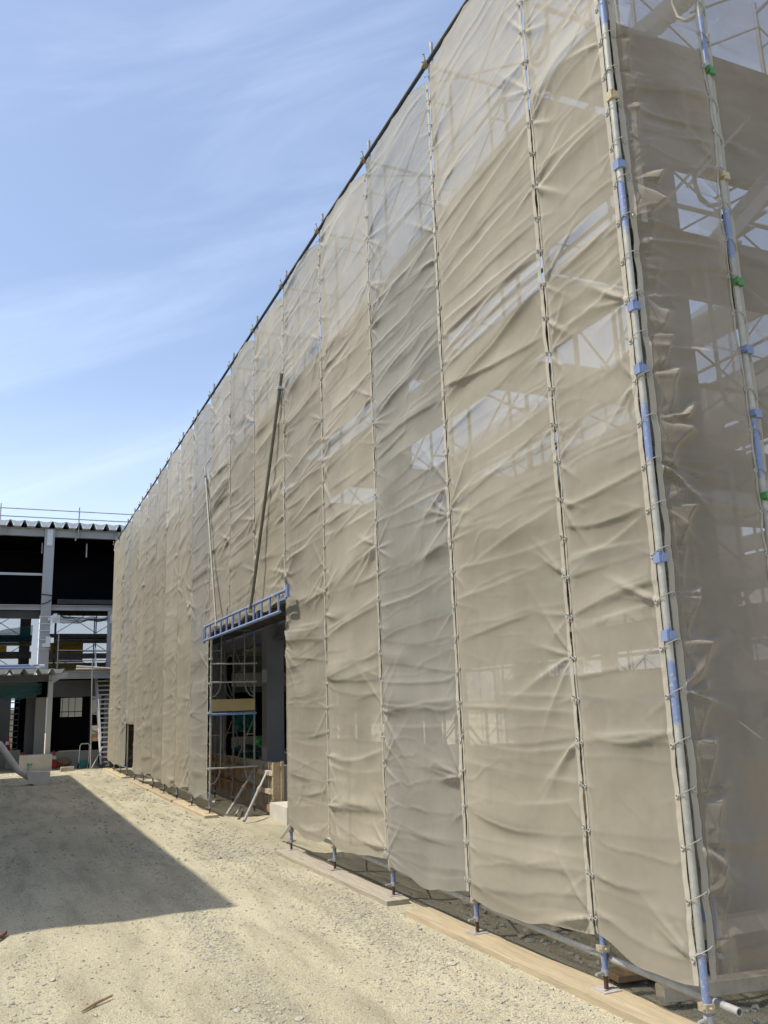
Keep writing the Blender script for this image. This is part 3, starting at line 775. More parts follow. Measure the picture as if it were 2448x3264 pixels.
def brace_pole(label, p0, p1, r, m):
    t = thing('brace_pole', label, 'steel pole', p0)
    b = MB(); b.pipe(p0, p1, r, 12, .15); b.build('tube', M[m], t, smooth=True)
    P0, P1 = np.array(p0), np.array(p1); d = P1-P0
    b = MB(); q = P0+d*.94; clamp(b, q[0], q[1], q[2], .045); b.build('pipe_clamp', M['galv_light'], t)
    b = MB(); q = P0+d*.005; clamp(b, q[0], q[1], q[2], .045); b.build('pipe_clamp', M['clamp'], t)
brace_pole('dark slanting steel pole rising from the blue girder to the right', (XW-.20, 14.2, 3.62), (XW-.05, 12.78, 7.34), .027, 'brown_tube')
brace_pole('pale galvanised slanting pole rising from the blue girder to the left', (XW-.20, 16.75, 3.60), (XW-.05, 18.7, 7.35), .0243, 'galv_dull')

# ------------------------------------------------------------------ things at the gate
fw = thing('formwork', 'orange brown timber and plywood formwork standing behind the gate', 'formwork', (5.3, 23, 0))
b = MB(); b.box(5.22, 5.24, 17.7, 29, .15, .95); b.build('panel', M['ply'], fw)
for k in range(26):
    y = 17.72+k*.22 if k < 14 else 20.8+(k-14)*.6
    b = MB(); b.box(5.16, 5.218, y, y+.05, .05, .97); b.build('stud', M['wood'] if k % 3 == 0 else M['wood_dirty'], fw)
for z in (.72, .36):
    b = MB(); b.box(5.09, 5.158, 17.62, 18.75, z, z+.09); b.build('waler', M['wood_dirty'], fw)
    b = MB(); b.box(5.095, 5.158, 18.9, 29, z+.02, z+.08); b.build('waler', M['wood_old'], fw)
b = MB(); b.box(5.25, 5.31, 17.55, 17.60, .1, 1.0); b.box(5.10, 5.24, 17.61, 17.69, .05, .98); b.build('end_stud', M['wood'], fw)
b = MB(); b.box(5.12, 5.3, 17.75, 18.4, .0, .14); b.build('sill', M['wood_old'], fw)
b = MB(); b.box(5.26, 5.55, 17.8, 29, -.1, .9); b.build('wall_core', M['conc'], fw)
def raker(label, p0, p1):
    t = thing('prop', label, 'raking prop', p0)
    P0, P1 = np.array(p0, float), np.array(p1, float); d = P1-P0
    b = MB(); b.tube(P0, P0+d*.62, .030, 10); b.build('outer_tube', M['galv'], t, smooth=True)
    b = MB(); b.tube(P0+d*.62, P1, .022, 8); b.build('inner_tube', M['galv_light'], t, smooth=True)
    b = MB(); b.tube(P0+d*.58, P0+d*.66, .040, 10); b.tube(P0+d*.62+np.array((0, -.07, -.05)), P0+d*.62+np.array((0, .07, .02)), .01, 6); b.build('collar', M['clamp'], t, smooth=True)
raker('pale steel prop leaning against the near end of the formwork, in sun', (4.30, 16.80, .01), (5.07, 17.95, .80))
raker('shaded steel prop leaning against the formwork further inside the gate', (4.25, 18.0, .01), (5.07, 19.0, .76))
o = MB().box(4.95, 5.55, 16.2, 17.35, -.1, .25).build('concrete_block', M['conc_pale'], loc=(5.25, 16.8, 0)); tag(o, 'low pale concrete footing at the right of the gate, behind the sheet edge', 'footing')
# pipe lying inside and small litter
b = MB(); b.pipe((4.32, 17.5, .05), (4.75, 18.9, .06), .024, 10); o = b.build('loose_pipe', M['galv'], loc=(4.5, 18.2, .05), smooth=True); tag(o, 'loose galvanised pipe lying on the ground just inside the gate', 'pipe')

# ------------------------------------------------------------------ the building inside the scaffold
mb = thing('steel_building', 'open steel frame building inside the sheeted scaffold, seen through gate and mesh', 'building', (12, 20, 0))
cy = [6.1, 12.4, 19.6, 25.2, 31.0, 36.5]
for x in (5.68, 12.5, 19.5):
    for y in cy:
        b = MB(); b.box(x-.2, x+.2, y-.2, y+.2, -.1, 8.0); b.build('column', M['steel_mid'] if y > 15 else M['steel_dark'], mb)
for x in (5.75, 12.5, 19.5):
    b = MB(); b.ibeam((x, cy[0]+.2, 3.9), (x, cy[-1]-.2, 3.9), .25, .6); b.build('floor_beam', M['steel_pale'] if x > 10 else M['steel_dark'], mb)
    b = MB(); b.ibeam((x, cy[0]+.2, 7.7), (x, cy[-1]-.2, 7.7), .25, .55); b.build('roof_beam', M['steel_dark'], mb)
for y in cy:
    for x0, x1 in ((5.95, 12.3), (12.7, 19.3)):
        b = MB(); b.ibeam((x0, y, 3.9), (x1, y, 3.9), .25, .6); b.build('floor_beam', M['steel_pale'], mb)
        b = MB(); b.ibeam((x0, y, 7.7), (x1, y, 7.7), .25, .55); b.build('roof_beam', M['steel_dark'], mb)
b = MB(); b.box(12.3, 24.5, 6.0, 38, 4.22, 4.38); b.build('floor_deck', M['conc'], mb)
b = MB(); b.box(5.9, 24.5, 19.0, 40.5, 4.24, 4.36); b.build('floor_deck', M['steel_dark'], mb)
b = MB(); b.box(5.6, 20, 24.5, 38, 8.0, 8.2); b.build('roof_deck', M['steel_dark'], mb)
b = MB(); b.box(5.52, 5.72, 6.3, 17.4, -.1, 1.45); b.build('base_wall', M['wood_dirty'], mb)
b = MB(); b.box(5.95, 12, 6.0, 6.2, -.1, 1.45); b.build('base_wall', M['wood_old'], mb)
b = MB(); b.box(6.05, 6.15, 25.5, 36.2, -.1, 4.1); b.build('shade_panel', M['black'], mb)  # black panel added so the small doorway looks dark inside
b = MB(); b.box(24.6, 24.8, 4, 42, -.1, 3.2); b.build('far_wall', M['clad'], mb)
# scaffold row inside the hall
ins = thing('scaffold', 'dark inner scaffold of frames, planks and braces inside the hall', 'scaffold', (9, 14, 0))
for y in np.arange(7, 22, 1.83):
    for x in (8.6, 9.5):
        b = MB(); b.tube((x, y, 0), (x, y, 7.3), .0213, 6); b.build('pole', M['pole_in'], ins, smooth=True)
    for z in (.3, 2.02, 3.75, 5.47):
        b = MB(); b.tube((8.6, y, z+.35), (8.6, y+1.83, z+1.5), .011, 5); b.tube((8.61, y, z+1.5), (8.61, y+1.83, z+.35), .011, 5); b.build('cross_brace', M['pole_in'], ins, smooth=True)
        b = MB(); b.box(8.65, 9.45, y+.02, y+1.8, z+1.68, z+1.73); b.build('walkway', M['walk'], ins)
ins2 = thing('scaffold', 'far scaffold row across the back of the hall', 'scaffold', (22.5, 20, 0))
for y in np.arange(5, 41, 1.83):
    b = MB(); b.tube((22.5, y, 0), (22.5, y, 8.9), .024, 6); b.tube((23.4, y, 0), (23.4, y, 8.9), .024, 6); b.build('pole', M['pole_in'], ins2, smooth=True)
    b = MB()
    for z in (.3, 2.02, 3.75, 5.47, 7.2): b.tube((22.5, y, z+.35), (22.5, y+1.83, z+1.5), .013, 5); b.tube((22.51, y, z+1.5), (22.51, y+1.83, z+.35), .013, 5)
    b.build('cross_brace', M['pole_in'], ins2, smooth=True)
for z in (2.02, 3.75, 5.47, 7.2):
    b = MB(); b.box(22.55, 23.35, 5, 41, z-.08, z); b.build('walkway', M['walk'], ins2)
# denser rails and a sky-dimming net along the inner scaffold
for z in (2.9, 3.3, 4.6, 5.05, 6.35, 6.8):
    b = MB(); b.tube((8.56, 6.6, z), (8.56, 21.8, z), .022, 6); b.build('guard_rail', M['pole_in'], ins, smooth=True)
for z in (3.76, 5.48):
    b = MB(); b.box(8.52, 8.54, 6.8, 21.7, z-.0, z+.18); b.build('toe_board', M['walk'], ins)
# nets, sacks and a parapet seen through the gate
def cloth_patch(name, label, cat, P0, A, B, sag, m, seed, n=26):
    P0, A, B = map(lambda q: np.array(q, float), (P0, A, B))
    s, t = np.meshgrid(np.linspace(0, 1, n), np.linspace(0, 1, n), indexing='ij')
    nn = np.cross(A, B); nn /= np.linalg.norm(nn)
    P = P0+A*s[..., None]+B*t[..., None]+nn*(.18*fbm(s*5+seed, t*4, seed, 3))[..., None]
    P[..., 2] -= sag*np.sin(np.pi*s)*(1-.5*t)+.12*vn(s*6, t*2, seed)
    o = grid_obj(name, P, m, loc=tuple(P0)); tag(o, label, cat); return o
cloth_patch('safety_net', 'dark teal net drooping below the beam inside the gate', 'net', (5.6, 17.2, 3.25), (3.6, 3.0, .4), (0.5, 1.2, -.9), .35, M['teal'], 5)
cloth_patch('safety_net', 'grey net added along the inner scaffold to dim the sky behind', 'net', (8.45, 6.6, 1.9), (0, 15.4, 0), (0, 0, 5.3), .0, M['innernet'], 37, n=60)  # net added inside the hall to soften the bright sky patches
cloth_patch('safety_net', 'teal net strip hanging on the second floor inside the hall', 'net', (8.0, 9, 5.2), (0, 9, 0), (.3, 0, -1.3), .3, M['teal'], 9)
cloth_patch('tarpaulin', 'green tarpaulin hung beneath the floor deep inside the gate', 'tarpaulin', (9.1, 38.5, 2.3), (1.3, 0, 0), (0, .1, -1.2), .05, M['teal_solid'], 3)
o = MB().box(9.2, 11.9, 40.2, 40.45, -.1, .9).build('low_wall', M['conc_pale'], loc=(10.5, 40.3, 0)); tag(o, 'low pale concrete wall deep inside the gate', 'wall')
def lump(name, label, cat, c, r, m, seed):
    u, v = np.meshgrid(np.linspace(0, 2*np.pi, 25), np.linspace(0, np.pi, 13), indexing='ij')
    d = 1+.35*fbm(np.cos(u)*2+seed, np.sin(u)*2+v*1.5, seed, 3)*np.sin(v)
    P = np.stack([c[0]+r[0]*d*np.cos(u)*np.sin(v), c[1]+r[1]*d*np.sin(u)*np.sin(v), c[2]+r[2]*(1+d*np.cos(v))], -1)
    P[-1] = P[0]
    o = grid_obj(name, P, m, loc=c, smooth=False); return tag(o, label, cat)
lump('sack', 'bright green plastic sack in front of the low wall inside the gate', 'sack', (10.5, 38.2, .55), (.32, .3, .2), M['bright_green'], 3)
lump('sack', 'teal tool bag lying near the pale low wall', 'sack', (9.35, 36.2, 0), (.65, .4, .35), M['teal_solid'], 8)
lump('sack', 'dark bundle of rags beside the teal tool bag', 'sack', (8.5, 36.4, 0), (.5, .4, .3), M['wood_old'], 12)
lump('sack', 'pale cement sack on the ground behind the formwork', 'sack', (9.9, 37.4, 0), (.4, .3, .22), M['conc_pale'], 15)
th = thing('trestle', 'low steel trestle standing on the bare earth inside the gate', 'trestle', (9.8, 33.5, 0))
for k in range(7):
    b = MB(); x = 8.4+k*.45; b.path([(x, 33.5, 0), (x, 33.5, .5), (x+.3, 33.5, .5), (x+.3, 33.5, 0)], .016, 5); b.build('hoop', M['galv'], th)
b = MB(); b.box(8.3, 11.6, 33.35, 33.65, .515, .56); b.build('plank', M['wood'], th)

# timbers under the end face at the right edge
def timber(label, p0, p1, w, h, m):
    b = MB(); b.beam(p0, p1, w, h); c = [(p0[i]+p1[i])/2 for i in range(3)]
    o = b.build('timber', M[m], loc=c); bv = o.modifiers.new('edge', 'BEVEL'); bv.width = .006; bv.segments = 1
    tag(o, label, 'timber', 'timbers under the end face')
timber('long square timber lying under the end face just behind the corner pole', (4.15, 5.15, .075), (6.6, 4.75, .075), .11, .10, 'wood_dirty')
timber('weathered plank lying on the earth behind the square timber', (4.2, 5.75, .03), (7.0, 5.4, .03), .22, .05, 'wood_old')
timber('upper sleeper of the low stack below the end sheet', (4.5, 5.55, .30), (7.0, 5.5, .30), .13, .12, 'wood_dirty')
timber('short upright block holding the sleeper off the ground', (5.05, 5.50, -.04), (5.05, 5.50, .235), .14, .16, 'wood')
timber('second short block below the sleeper, out to the right', (6.4, 5.52, -.04), (6.4, 5.52, .235), .14, .16, 'wood_old')

# ------------------------------------------------------------------ building at the end of the yard
FY = 41.
fb = thing('steel_building', 'grey steel frame building with corrugated roof edge across the end of the yard', 'building', (0, 45, 0))
def fpart(name, m, *boxes, parent=None):
    b = MB()
    for q in boxes: b.box(*q)
    return b.build(name, M[m], parent or fb)
for x in (-4.6, 1.58, 7.8):
    b = MB(); b.box(x-.21, x+.21, FY, FY+.42, .0, 10.33); c = b.build('column', M['steel_grey'], fb)
    bb = MB(); bb.box(x-.11, x+.13, FY-.05, FY-.004, 9.55, 10.28); bb.build('splice_plate', M['galv_light'], c)
    bb = MB()
    for z in (6.35, 6.05, 5.75, 5.35, 4.95): bb.box(x-.26, x+.26, FY-.04, FY-.003, z, z+.03)
    bb.box(x+.05, x+.24, FY-.12, FY-.003, 5.05, 5.5); bb.box(x-.08, x+.06, FY-.10, FY-.003, 5.05, 5.2); bb.box(x+.1, x+.4, FY-.10, FY-.045, 6.2, 6.33); bb.build('bracket', M['white'], c)
    bb = MB(); bb.path([(x-.215, FY-.02, 7.36), (x, FY-.035, 7.34), (x+.22, FY-.03, 7.31)], .022, 6); bb.path([(x-.22, FY-.02, 6.92), (x-.0, FY-.05, 6.98), (x+.22, FY-.03, 7.14)], .02, 6); bb.build('cable', M['cable'], c)
def hbeam(z0, z1, x0, x1, y, m, name='beam'):
    b = MB(); b.ibeam((x0, y, (z0+z1)/2), (x1, y, (z0+z1)/2), .22, z1-z0, .02)
    # stiffeners
    for x in np.arange(x0+1, x1, 1.6): b.box(x, x+.015, y-.1, y-.011, z0+.021, z1-.021)
    return b.build(name, M[m], fb)
for x0, x1 in ((-12, -4.82), (-4.38, 1.365), (1.795, 7.58), (8.02, 14)):
    hbeam(9.98, 10.33, x0, x1, FY+.15, 'steel_grey')
    hbeam(6.68, 6.90, x0, x1, FY+.15, 'steel_pale')
for x0, x1 in ((-12, -4.82), (-4.38, 1.365)):
    fpart('girt', 'steel_pale', (x0, x1, FY+.1, FY+.2, 8.21, 8.31))
    hbeam(6.35, 6.66, x0, x1, FY+.6, 'steel_dark')
# corrugated roof deck, seen end-on
def corrugated(x0, x1, y0, y1, z, hgt, pitch, name, m, parent):
    poly = []; x = x0
    while x < x1:
        for a, q in ((0, 0), (.30, 0), (.50, 1), (.60, 1), (.80, 0)): poly.append((x+a*pitch, z+q*hgt))
        x += pitch
    top = poly; b = MB(); n = len(top); t = .012
    V = [(p[0], y, p[1]+dz) for y in (y0, y1) for dz in (0, t) for p in top]
    F = []
    for i in range(n-1):
        F += [(i, i+1, n+i+1, n+i), (n+i, n+i+1, 3*n+i+1, 3*n+i), (2*n+i+1, 2*n+i, 3*n+i, 3*n+i+1), (i+1, i, 2*n+i, 2*n+i+1)]
    b.add(V, F); return b.build(name, M[m], parent)
corrugated(-12, 14, FY-.25, 46.8, 10.345, .26, .58, 'roof_deck', 'deck', fb)
def flashing(x0, x1, y, z, hgt, pitch, name, m):
    b = MB(); x = x0
    while x < x1-pitch:
        b.prism([(x+.855*pitch, z), (x+pitch*1.245, z), (x+pitch*1.49, z+hgt*.97), (x+pitch*1.05, z+hgt*.80), (x+pitch*.61, z+hgt*.97)], 'y', y-.012, y); x += pitch
    return b.build(name, M[m], fb)
flashing(-12, 14, FY-.252, 10.35, .26, .58, 'edge_flashing', 'white')
flashing(-12, 2.2, 37.99, 3.78, .19, .52, 'edge_flashing', 'deck')
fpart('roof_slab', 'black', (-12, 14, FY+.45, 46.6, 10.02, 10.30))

# closed upper storey, coloured near-black to stand for its interior shade
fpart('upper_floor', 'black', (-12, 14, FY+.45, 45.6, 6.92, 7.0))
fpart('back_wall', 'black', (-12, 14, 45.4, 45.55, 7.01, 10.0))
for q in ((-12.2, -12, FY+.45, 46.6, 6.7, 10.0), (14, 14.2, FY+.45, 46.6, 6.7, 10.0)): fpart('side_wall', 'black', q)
fpart('toe_board', 'walk', (1.9, 11, 44.36, 44.39, 5.74, 5.93))
fpart('toe_board', 'walk', (1.9, 11, 44.36, 44.39, 4.74, 5.0))
fpart('toe_board', 'walk', (-10, 1.2, 45.86, 45.89, 4.86, 5.2))
fpart('toe_board', 'walk', (-10, 1.2, 45.86, 45.89, 5.8, 6.0))
for x, z0, z1 in ((3.2, 9.2, 9.85), (1.28, 9.3, 9.8)): fpart('hanging_conduit', 'galv', (x, x+.05, FY+.7, FY+.75, z0, z1))
for x, y in ((.9, FY+6), (6.8, FY+6), (-4.6, FY+6)):
    fpart('inner_column', 'steel_dark', (x-.25, x+.25, y, y+.5, 0, 6.9))
fpart('inner_column', 'steel_grey', (4.22, 4.5, FY+.02, FY+.3, 0, 6.66))
for x in (1.75, 4.2): fpart('column_bracket', 'white', (x+.1, x+.42, FY-.06, FY-.0, 6.1, 6.45), (x+.14, x+.3, FY-.12, FY-.061, 6.3, 6.5))
# first floor edge, deck and canopy on the left
hbeam(3.62, 3.92, 2.0, 14, FY-1.2, 'steel_pale')
fpart('first_floor_beam', 'steel_dark', (-12, 14, FY+.0, FY+.3, 2.9, 3.6))
fpart('first_floor_deck', 'wood_old', (2.1, 14, FY-1.3, FY+2, 3.925, 3.99))
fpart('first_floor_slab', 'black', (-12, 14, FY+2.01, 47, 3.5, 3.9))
hbeam(3.48, 3.74, -12, 1.84, 38.4, 'steel_dark', 'canopy_beam'); 
b = MB(); b.box(1.72, 1.9, 38.32, 38.5, .62, 3.75); b.build('canopy_post', M['steel_pale'], fb)
corrugated(-12, 2.0, 38.0, FY-.1, 3.77, .19, .52, 'canopy_deck', 'deck', fb)
b = MB(); b.prism([(1.9, 3.72), (2.5, 3.9), (2.5, 3.66), (2.2, 3.6), (1.9, 3.4)], 'y', 39.5, 39.53); b.build('gusset', M['steel_pale'], fb)
# near-black panels added to stand for the shaded ground floor interior
fpart('shade_board', 'black', (2.1, 3.6, FY+.45, FY+.5, .62, 2.05))
fpart('shade_board', 'black', (2.0, 2.4, FY+.51, FY+.56, 0, 3.5))
fpart('shade_board', 'black', (3.3, 3.62, FY+.51, FY+.56, 0, 3.5))
fpart('shade_board', 'black', (3.63, 6, FY+.9, FY+.95, 1.75, 2.1))
fpart('shade_board', 'black', (3.63, 6, FY+.9, FY+.95, 0, .95))
fpart('shade_board', 'black', (-8, -.3, FY+2.3, FY+2.35, .0, 1.3))
fpart('shade_board', 'black', (.55, 1.1, FY+2.3, FY+2.35, .0, 3.5))

fpart('shade_board', 'black', (6.2, 8.9, 43.5, 43.6, 0, 3.5), (9.9, 16, 43.5, 43.6, 0, 3.5), (16.2, 17, 43.5, 43.6, 0, 3.5))  # near-black panels added as the dark depth seen through the gate
fpart('floor_edge_beam', 'white', (8.2, 14, FY-1.7, FY-1.55, 3.12, 3.9))
fpart('plinth_wall', 'conc', (2.0, 3.95, FY-.6, FY-.3, -.1, .62), (-12, 1.3, FY+.8, FY+1.0, -.1, .6))
for x in (-1.5, .1): fpart('inner_column', 'steel_dark', (x-.3, x+.3, FY+1.5, FY+2.1, 0, 3.6))
for q in ((1.0, 1.55, FY+.5, FY+.9, 0, 3.6), (4.3, 4.6, FY+2.5, FY+2.8, 0, 3.6), (3.6, 3.72, FY+.8, FY+.9, 0, 3.6)): fpart('inner_column', 'steel_dark', q)

gr = thing('guard_rail', 'grey two rail pipe guard along the roof edge of the far building', 'guard rail', (0, FY-.1, 9.95))
for x in (-6.9, -3.7, -.5, 2.78, 6.0, 9.3):
    b = MB(); b.tube((x, FY-.12, 9.95), (x, FY-.12, 11.35), .026, 8); p = b.build('post', M['galv'], gr, smooth=True)
    b = MB(); b.box(x-.09, x+.03, FY-.16, FY-.02, 9.92, 10.0); b.box(x-.14, x-.08, FY-.12, FY-.07, 9.8, 9.93); b.build('clamp', M['clamp'], p)
for z in (11.14, 10.78):
    b = MB(); b.tube((-9, FY-.155, z), (12, FY-.155, z), .024, 8); b.build('rail', M['galv'], gr, smooth=True)

# scaffolds standing in the far building
def hall_scaffold(label, x0, x1, y, z0, z1, nets=True):
    t = thing('scaffold', label, 'scaffold', ((x0+x1)/2, y, z0))
    xs = np.arange(x0, x1+.01, 1.83); zs = np.arange(z0, z1-.5, 1.725)
    for x in xs:
        b = MB(); b.tube((x, y, z0), (x, y, z1), .03, 6); b.build('pole', M['dark_tube'], t); b = MB(); b.tube((x, y+.9, z0), (x, y+.9, z1), .03, 6); b.build('pole', M['dark_tube'], t)
    for z in zs:
        for x in xs[:-1]:
            b = MB(); b.tube((x, y, z+.3), (x+1.83, y, z+1.5), .016, 5); b.tube((x, y+.02, z+1.5), (x+1.83, y+.02, z+.3), .016, 5); b.build('cross_brace', M['dark_tube'], t)
        b = MB(); b.box(x0, x1, y+.05, y+.85, z+1.6, z+1.7); b.box(x0, x1, y-.02, y+.0, z+1.7, z+1.92); b.build('walkway', M['walk'], t)
        b = MB(); b.tube((x0, y-.03, z+1.15), (x1, y-.03, z+1.15), .02, 5); b.build('guard_rail', M['dark_tube'], t)
hall_scaffold('dark scaffold behind the upper opening right of the pale column', 2.2, 11.4, 44.5, 3.95, 6.85)
hall_scaffold('dark scaffold behind the upper opening left of the pale column', -10.3, 1.2, 46, 3.95, 6.85)
hall_scaffold('dark ground floor scaffold left of the canopy post', -9.8, .3, 44.5, 0, 3.5)
hall_scaffold('dark ground floor scaffold behind the stairs', 4.0, 11.4, 46, 0, 3.5)
cloth_patch('safety_net', 'dark net hanging under the second floor beam above the stairs', 'net', (2.0, FY+1, 6.65), (3, 0, 0), (0, .6, -.25), .15, M['greynet'], 21)
cloth_patch('safety_net', 'grey net slung across the scaffold right of the pale column', 'net', (2.3, 44.3, 5.95), (5, 0, 0), (0, .1, -.3), .2, M['greynet'], 23)
cloth_patch('safety_net', 'teal net below the beam left of the pale column', 'net', (-5, 45.6, 6.4), (6.2, 0, 0), (0, .2, -.7), .3, M['teal'], 25)
cloth_patch('safety_net', 'teal net bunched under the low canopy at the left', 'net', (-4, 38.9, 3.45), (5.5, 0, 0), (0, .4, -.5), .25, M['teal'], 27)
def banner(label, x0, x1, y, z0, z1, m, cat='sheet'):
    o = MB().box(x0, x1, y, y+.03, z0, z1).build('plastic_sheet', M[m], loc=((x0+x1)/2, y, z0)); tag(o, label, cat)
M['backnet'] = fabric('grey back net', (.20, .205, .215), t0=.40, trans=.3)
cloth_patch('safety_net', 'large grey mesh closing the back of the first floor right of the pale column', 'net', (1.9, 49, 3.9), (10, 0, 0), (0, .01, 4.6), .0, M['backnet'], 33)
cloth_patch('safety_net', 'large grey mesh closing the back of the first floor left of the pale column', 'net', (-10, 49.5, 3.9), (11.6, 0, 0), (0, .01, 4.6), .0, M['backnet'], 35)
banner('yellow sheet behind the scaffold right of the pale column', 1.6, 3.7, 47.5, 4.75, 5.75, 'yellow')
banner('yellow sheet behind the scaffold left of the pale column', -3.5, .1, 48.5, 5.1, 5.8, 'yellow')
banner('olive green sheet low behind the scaffold right of the pale column', 2.0, 6, 47.8, 4.0, 4.75, 'olive')

# stack of blue pipes on the canopy
for k in range(9):
    xx = 38.6+.11*(k % 5)+.05*(k//5); z = 3.99+.055+.09*(k//5)
    t = thing('scaffold_pipe', ['thick pale blue pipe', 'grey pipe', 'bright blue pipe', 'galvanised pipe', 'pale pipe'][k % 5]+[' in the lower row', ' in the upper row'][k//5]+' of the stack on the low canopy', 'pipe', (-.8, xx, z), 'pipes stacked on the low canopy')
    b = MB(); L_ = 1.55-.12*(k % 3); b.tube((-4.6, xx, z), (L_, xx, z), .045, 8); b.build('tube', M[['blue', 'galv_light', 'blue', 'galv_light', 'white'][k % 5]], t, smooth=True)
    b = MB(); b.tube((L_-.32, xx, z), (L_-.2, xx, z), .052, 8); b.build('coupling', M['galv'], t, smooth=True)
for k, (p0, p1) in enumerate((((2.9, 40.2, 4.16), (4.3, 40.4, 4.06)), ((2.9, 40.4, 4.06), (4.4, 40.6, 4.03)))):
    o = MB().tube(p0, p1, .045, 8).build('loose_pipe', M['galv_light'], loc=p0, smooth=True); tag(o, ['upper pale pipe leaning on the first floor deck by the stairs', 'lower pale pipe lying on the first floor deck by the stairs'][k], 'pipe')
b = MB(); b.tube((2.15, 40.9, 4.0), (2.15, 40.9, 5.6), .026, 8); b.tube((2.15, 40.87, 4.9), (5.2, 40.87, 4.85), .022, 8); b.tube((2.15, 40.87, 4.45), (5.2, 40.87, 4.42), .022, 8); o = b.build('hand_rail', M['galv'], loc=(2.15, 40.9, 4.0), smooth=True); tag(o, 'pipe hand rail on the first floor deck beside the stairs', 'guard rail')

# site stairs
stt = thing('site_stairs', 'pale metal site stairs climbing to the first floor beside the sheeted wall', 'stairs', (4.4, 39.8, 0))
sb, stp = np.array((3.92, 38.9, 0.05)), np.array((3.72, 40.9, 4.0))
for dx in (0, 1.15):
    b = MB(); b.beam(sb+np.array((dx, 0, 0)), stp+np.array((dx, 0, 0)), .05, .22, up=(0, -1, 0)); b.build('stringer', M['white'], stt)
    b = MB()
    for z in (.55, 1.0): b.tube(sb+np.array((dx-.03, -.1, z)), stp+np.array((dx-.03, -.1, z)), .022, 6)
    for f in (.05, .35, .65, .95):
        q = sb+(stp-sb)*f+np.array((dx-.03, -.05, 0)); b.tube(q, q+np.array((0, 0, 1.0)), .02, 6)
    b.build('hand_rail', M['galv_light'], stt, smooth=True)
for k in range(20):
    f = (k+.6)/20; q = sb+(stp-sb)*f
    b = MB(); b.box(q[0]+.03, q[0]+1.12, q[1]-.12, q[1]+.12, q[2]-.03, q[2]+.03); b.build('tread', M['white'], stt)
b = MB(); b.box(3.8, 5.1, 38.5, 39.1, .02, .08); b.tube((3.95, 38.6, .0), (3.95, 38.6, .4), .03, 6); b.build('foot_plate', M['walk'], stt)
b = MB(); b.tube((3.42, 38.0, 0), (3.55, 40.9, 5.4), .024, 8) if False else b.tube((3.40, 37.6, -.02), (3.32, 37.6, 4.2), .024, 8); o = b.build('support_pole', M['galv'], loc=(3.4, 37.6, 0), smooth=True); tag(o, 'single upright pipe standing left of the site stairs', 'pole')
b = MB(); b.tube((3.45, 37.65, 0.02), (3.9, 38.2, .8), .024, 8); o = b.build('stay_pipe', M['galv'], loc=(3.5, 37.7, .02), smooth=True); tag(o, 'short slanting pipe at the foot of the site stairs', 'pole')

# ground floor clutter in front of the far building
def soft_box(name, label, cat, x0, x1, y0, y1, z0, z1, m):
    o = MB().box(x0, x1, y0, y1, z0, z1).build(name, M[m], loc=((x0+x1)/2, (y0+y1)/2, z0))
    bv = o.modifiers.new('edge', 'BEVEL'); bv.width = .015; bv.segments = 2; return tag(o, label, cat)
soft_box('concrete_block', 'large pale concrete footing block carrying the canopy post', 'footing', .78, 1.98, 38.05, 38.9, -.1, .62, 'conc_pale')
soft_box('timber', 'short sunlit pale timber beam lying in front of the far building', 'timber', 2.25, 2.75, 37.05, 37.25, -.02, .15, 'wood_dirty')
def cone(label, x, y, z=0, k=.75):
    t = thing('traffic_cone', label, 'traffic cone', (x, y, z), 'red traffic cones')
    b = MB(); b.path([(x, y, z+.03), (x, y, z+.7)], [.15, .03], 12); b.build('cone', M['red'], t, smooth=True)
    b = MB(); b.box(x-.2, x+.2, y-.2, y+.2, z, z+.03); b.build('base', M['red'], t)
    b = MB(); b.path([(x, y, z+.36), (x, y, z+.5)], [.109, .078], 12); b.build('stripe', M['white'], t, smooth=True)
cone('red traffic cone just right of the canopy post', 2.12, 39.6); cone('red traffic cone left of the canopy post by the concrete block', .98, 40.2); cone('red traffic cone at the left under the canopy, raised on the plinth', .36, 41.9, .6)
soft_box('machine_box', 'dull metal case on the floor beside the raised red cone', 'case', .3, .85, 40.6, 41.2, .0, .75, 'conc')
ht = thing('hand_truck', 'white tube hand truck with a teal bucket standing by the plinth', 'hand truck', (3.25, 38.6, 0))
b = MB(); b.path([(3.02, 38.6, .1), (3.05, 38.62, .85), (3.1, 38.62, .95), (3.38, 38.62, .95), (3.43, 38.62, .85), (3.4, 38.6, .1)], .02, 6); b.build('frame', M['white'], ht, smooth=True)
b = MB(); b.path([(3.2, 38.5, 0), (3.2, 38.5, .3)], [.12, .15], 12); b.build('bucket', M['teal_solid'], ht, smooth=True)
for x in (3.0, 3.42):
    b = MB(); b.tube((x-.02, 38.55, .1), (x+.03, 38.55, .1), .1, 12); b.build('wheel', M['cable'], ht, smooth=True)
lump('debris_bag', 'dark bag of rubble against the plinth wall', 'bag', (2.5, 39.9, 0), (.35, .25, .2), M['wood_old'], 31)
mf = thing('mesh_fence', 'arched pipe fence panel standing before the pale hoarding, left of the stairs', 'fence', (2.85, 47, 1.6))
b = MB(); b.path([(2.5, 47, 1.6), (2.5, 47, 2.9), (2.58, 47, 3.0), (3.7, 47, 3.0), (3.8, 47, 2.9), (3.8, 47, 1.6)], .03, 6); b.build('frame', M['dark_tube'], mf)
for x in (2.8, 3.1, 3.4):
    b = MB(); b.tube((x, 47, 1.6), (x, 47, 2.99), .018, 5); b.build('bar', M['dark_tube'], mf)
b = MB(); b.tube((2.5, 47, 2.3), (3.8, 47, 2.3), .02, 5); b.build('bar', M['dark_tube'], mf)
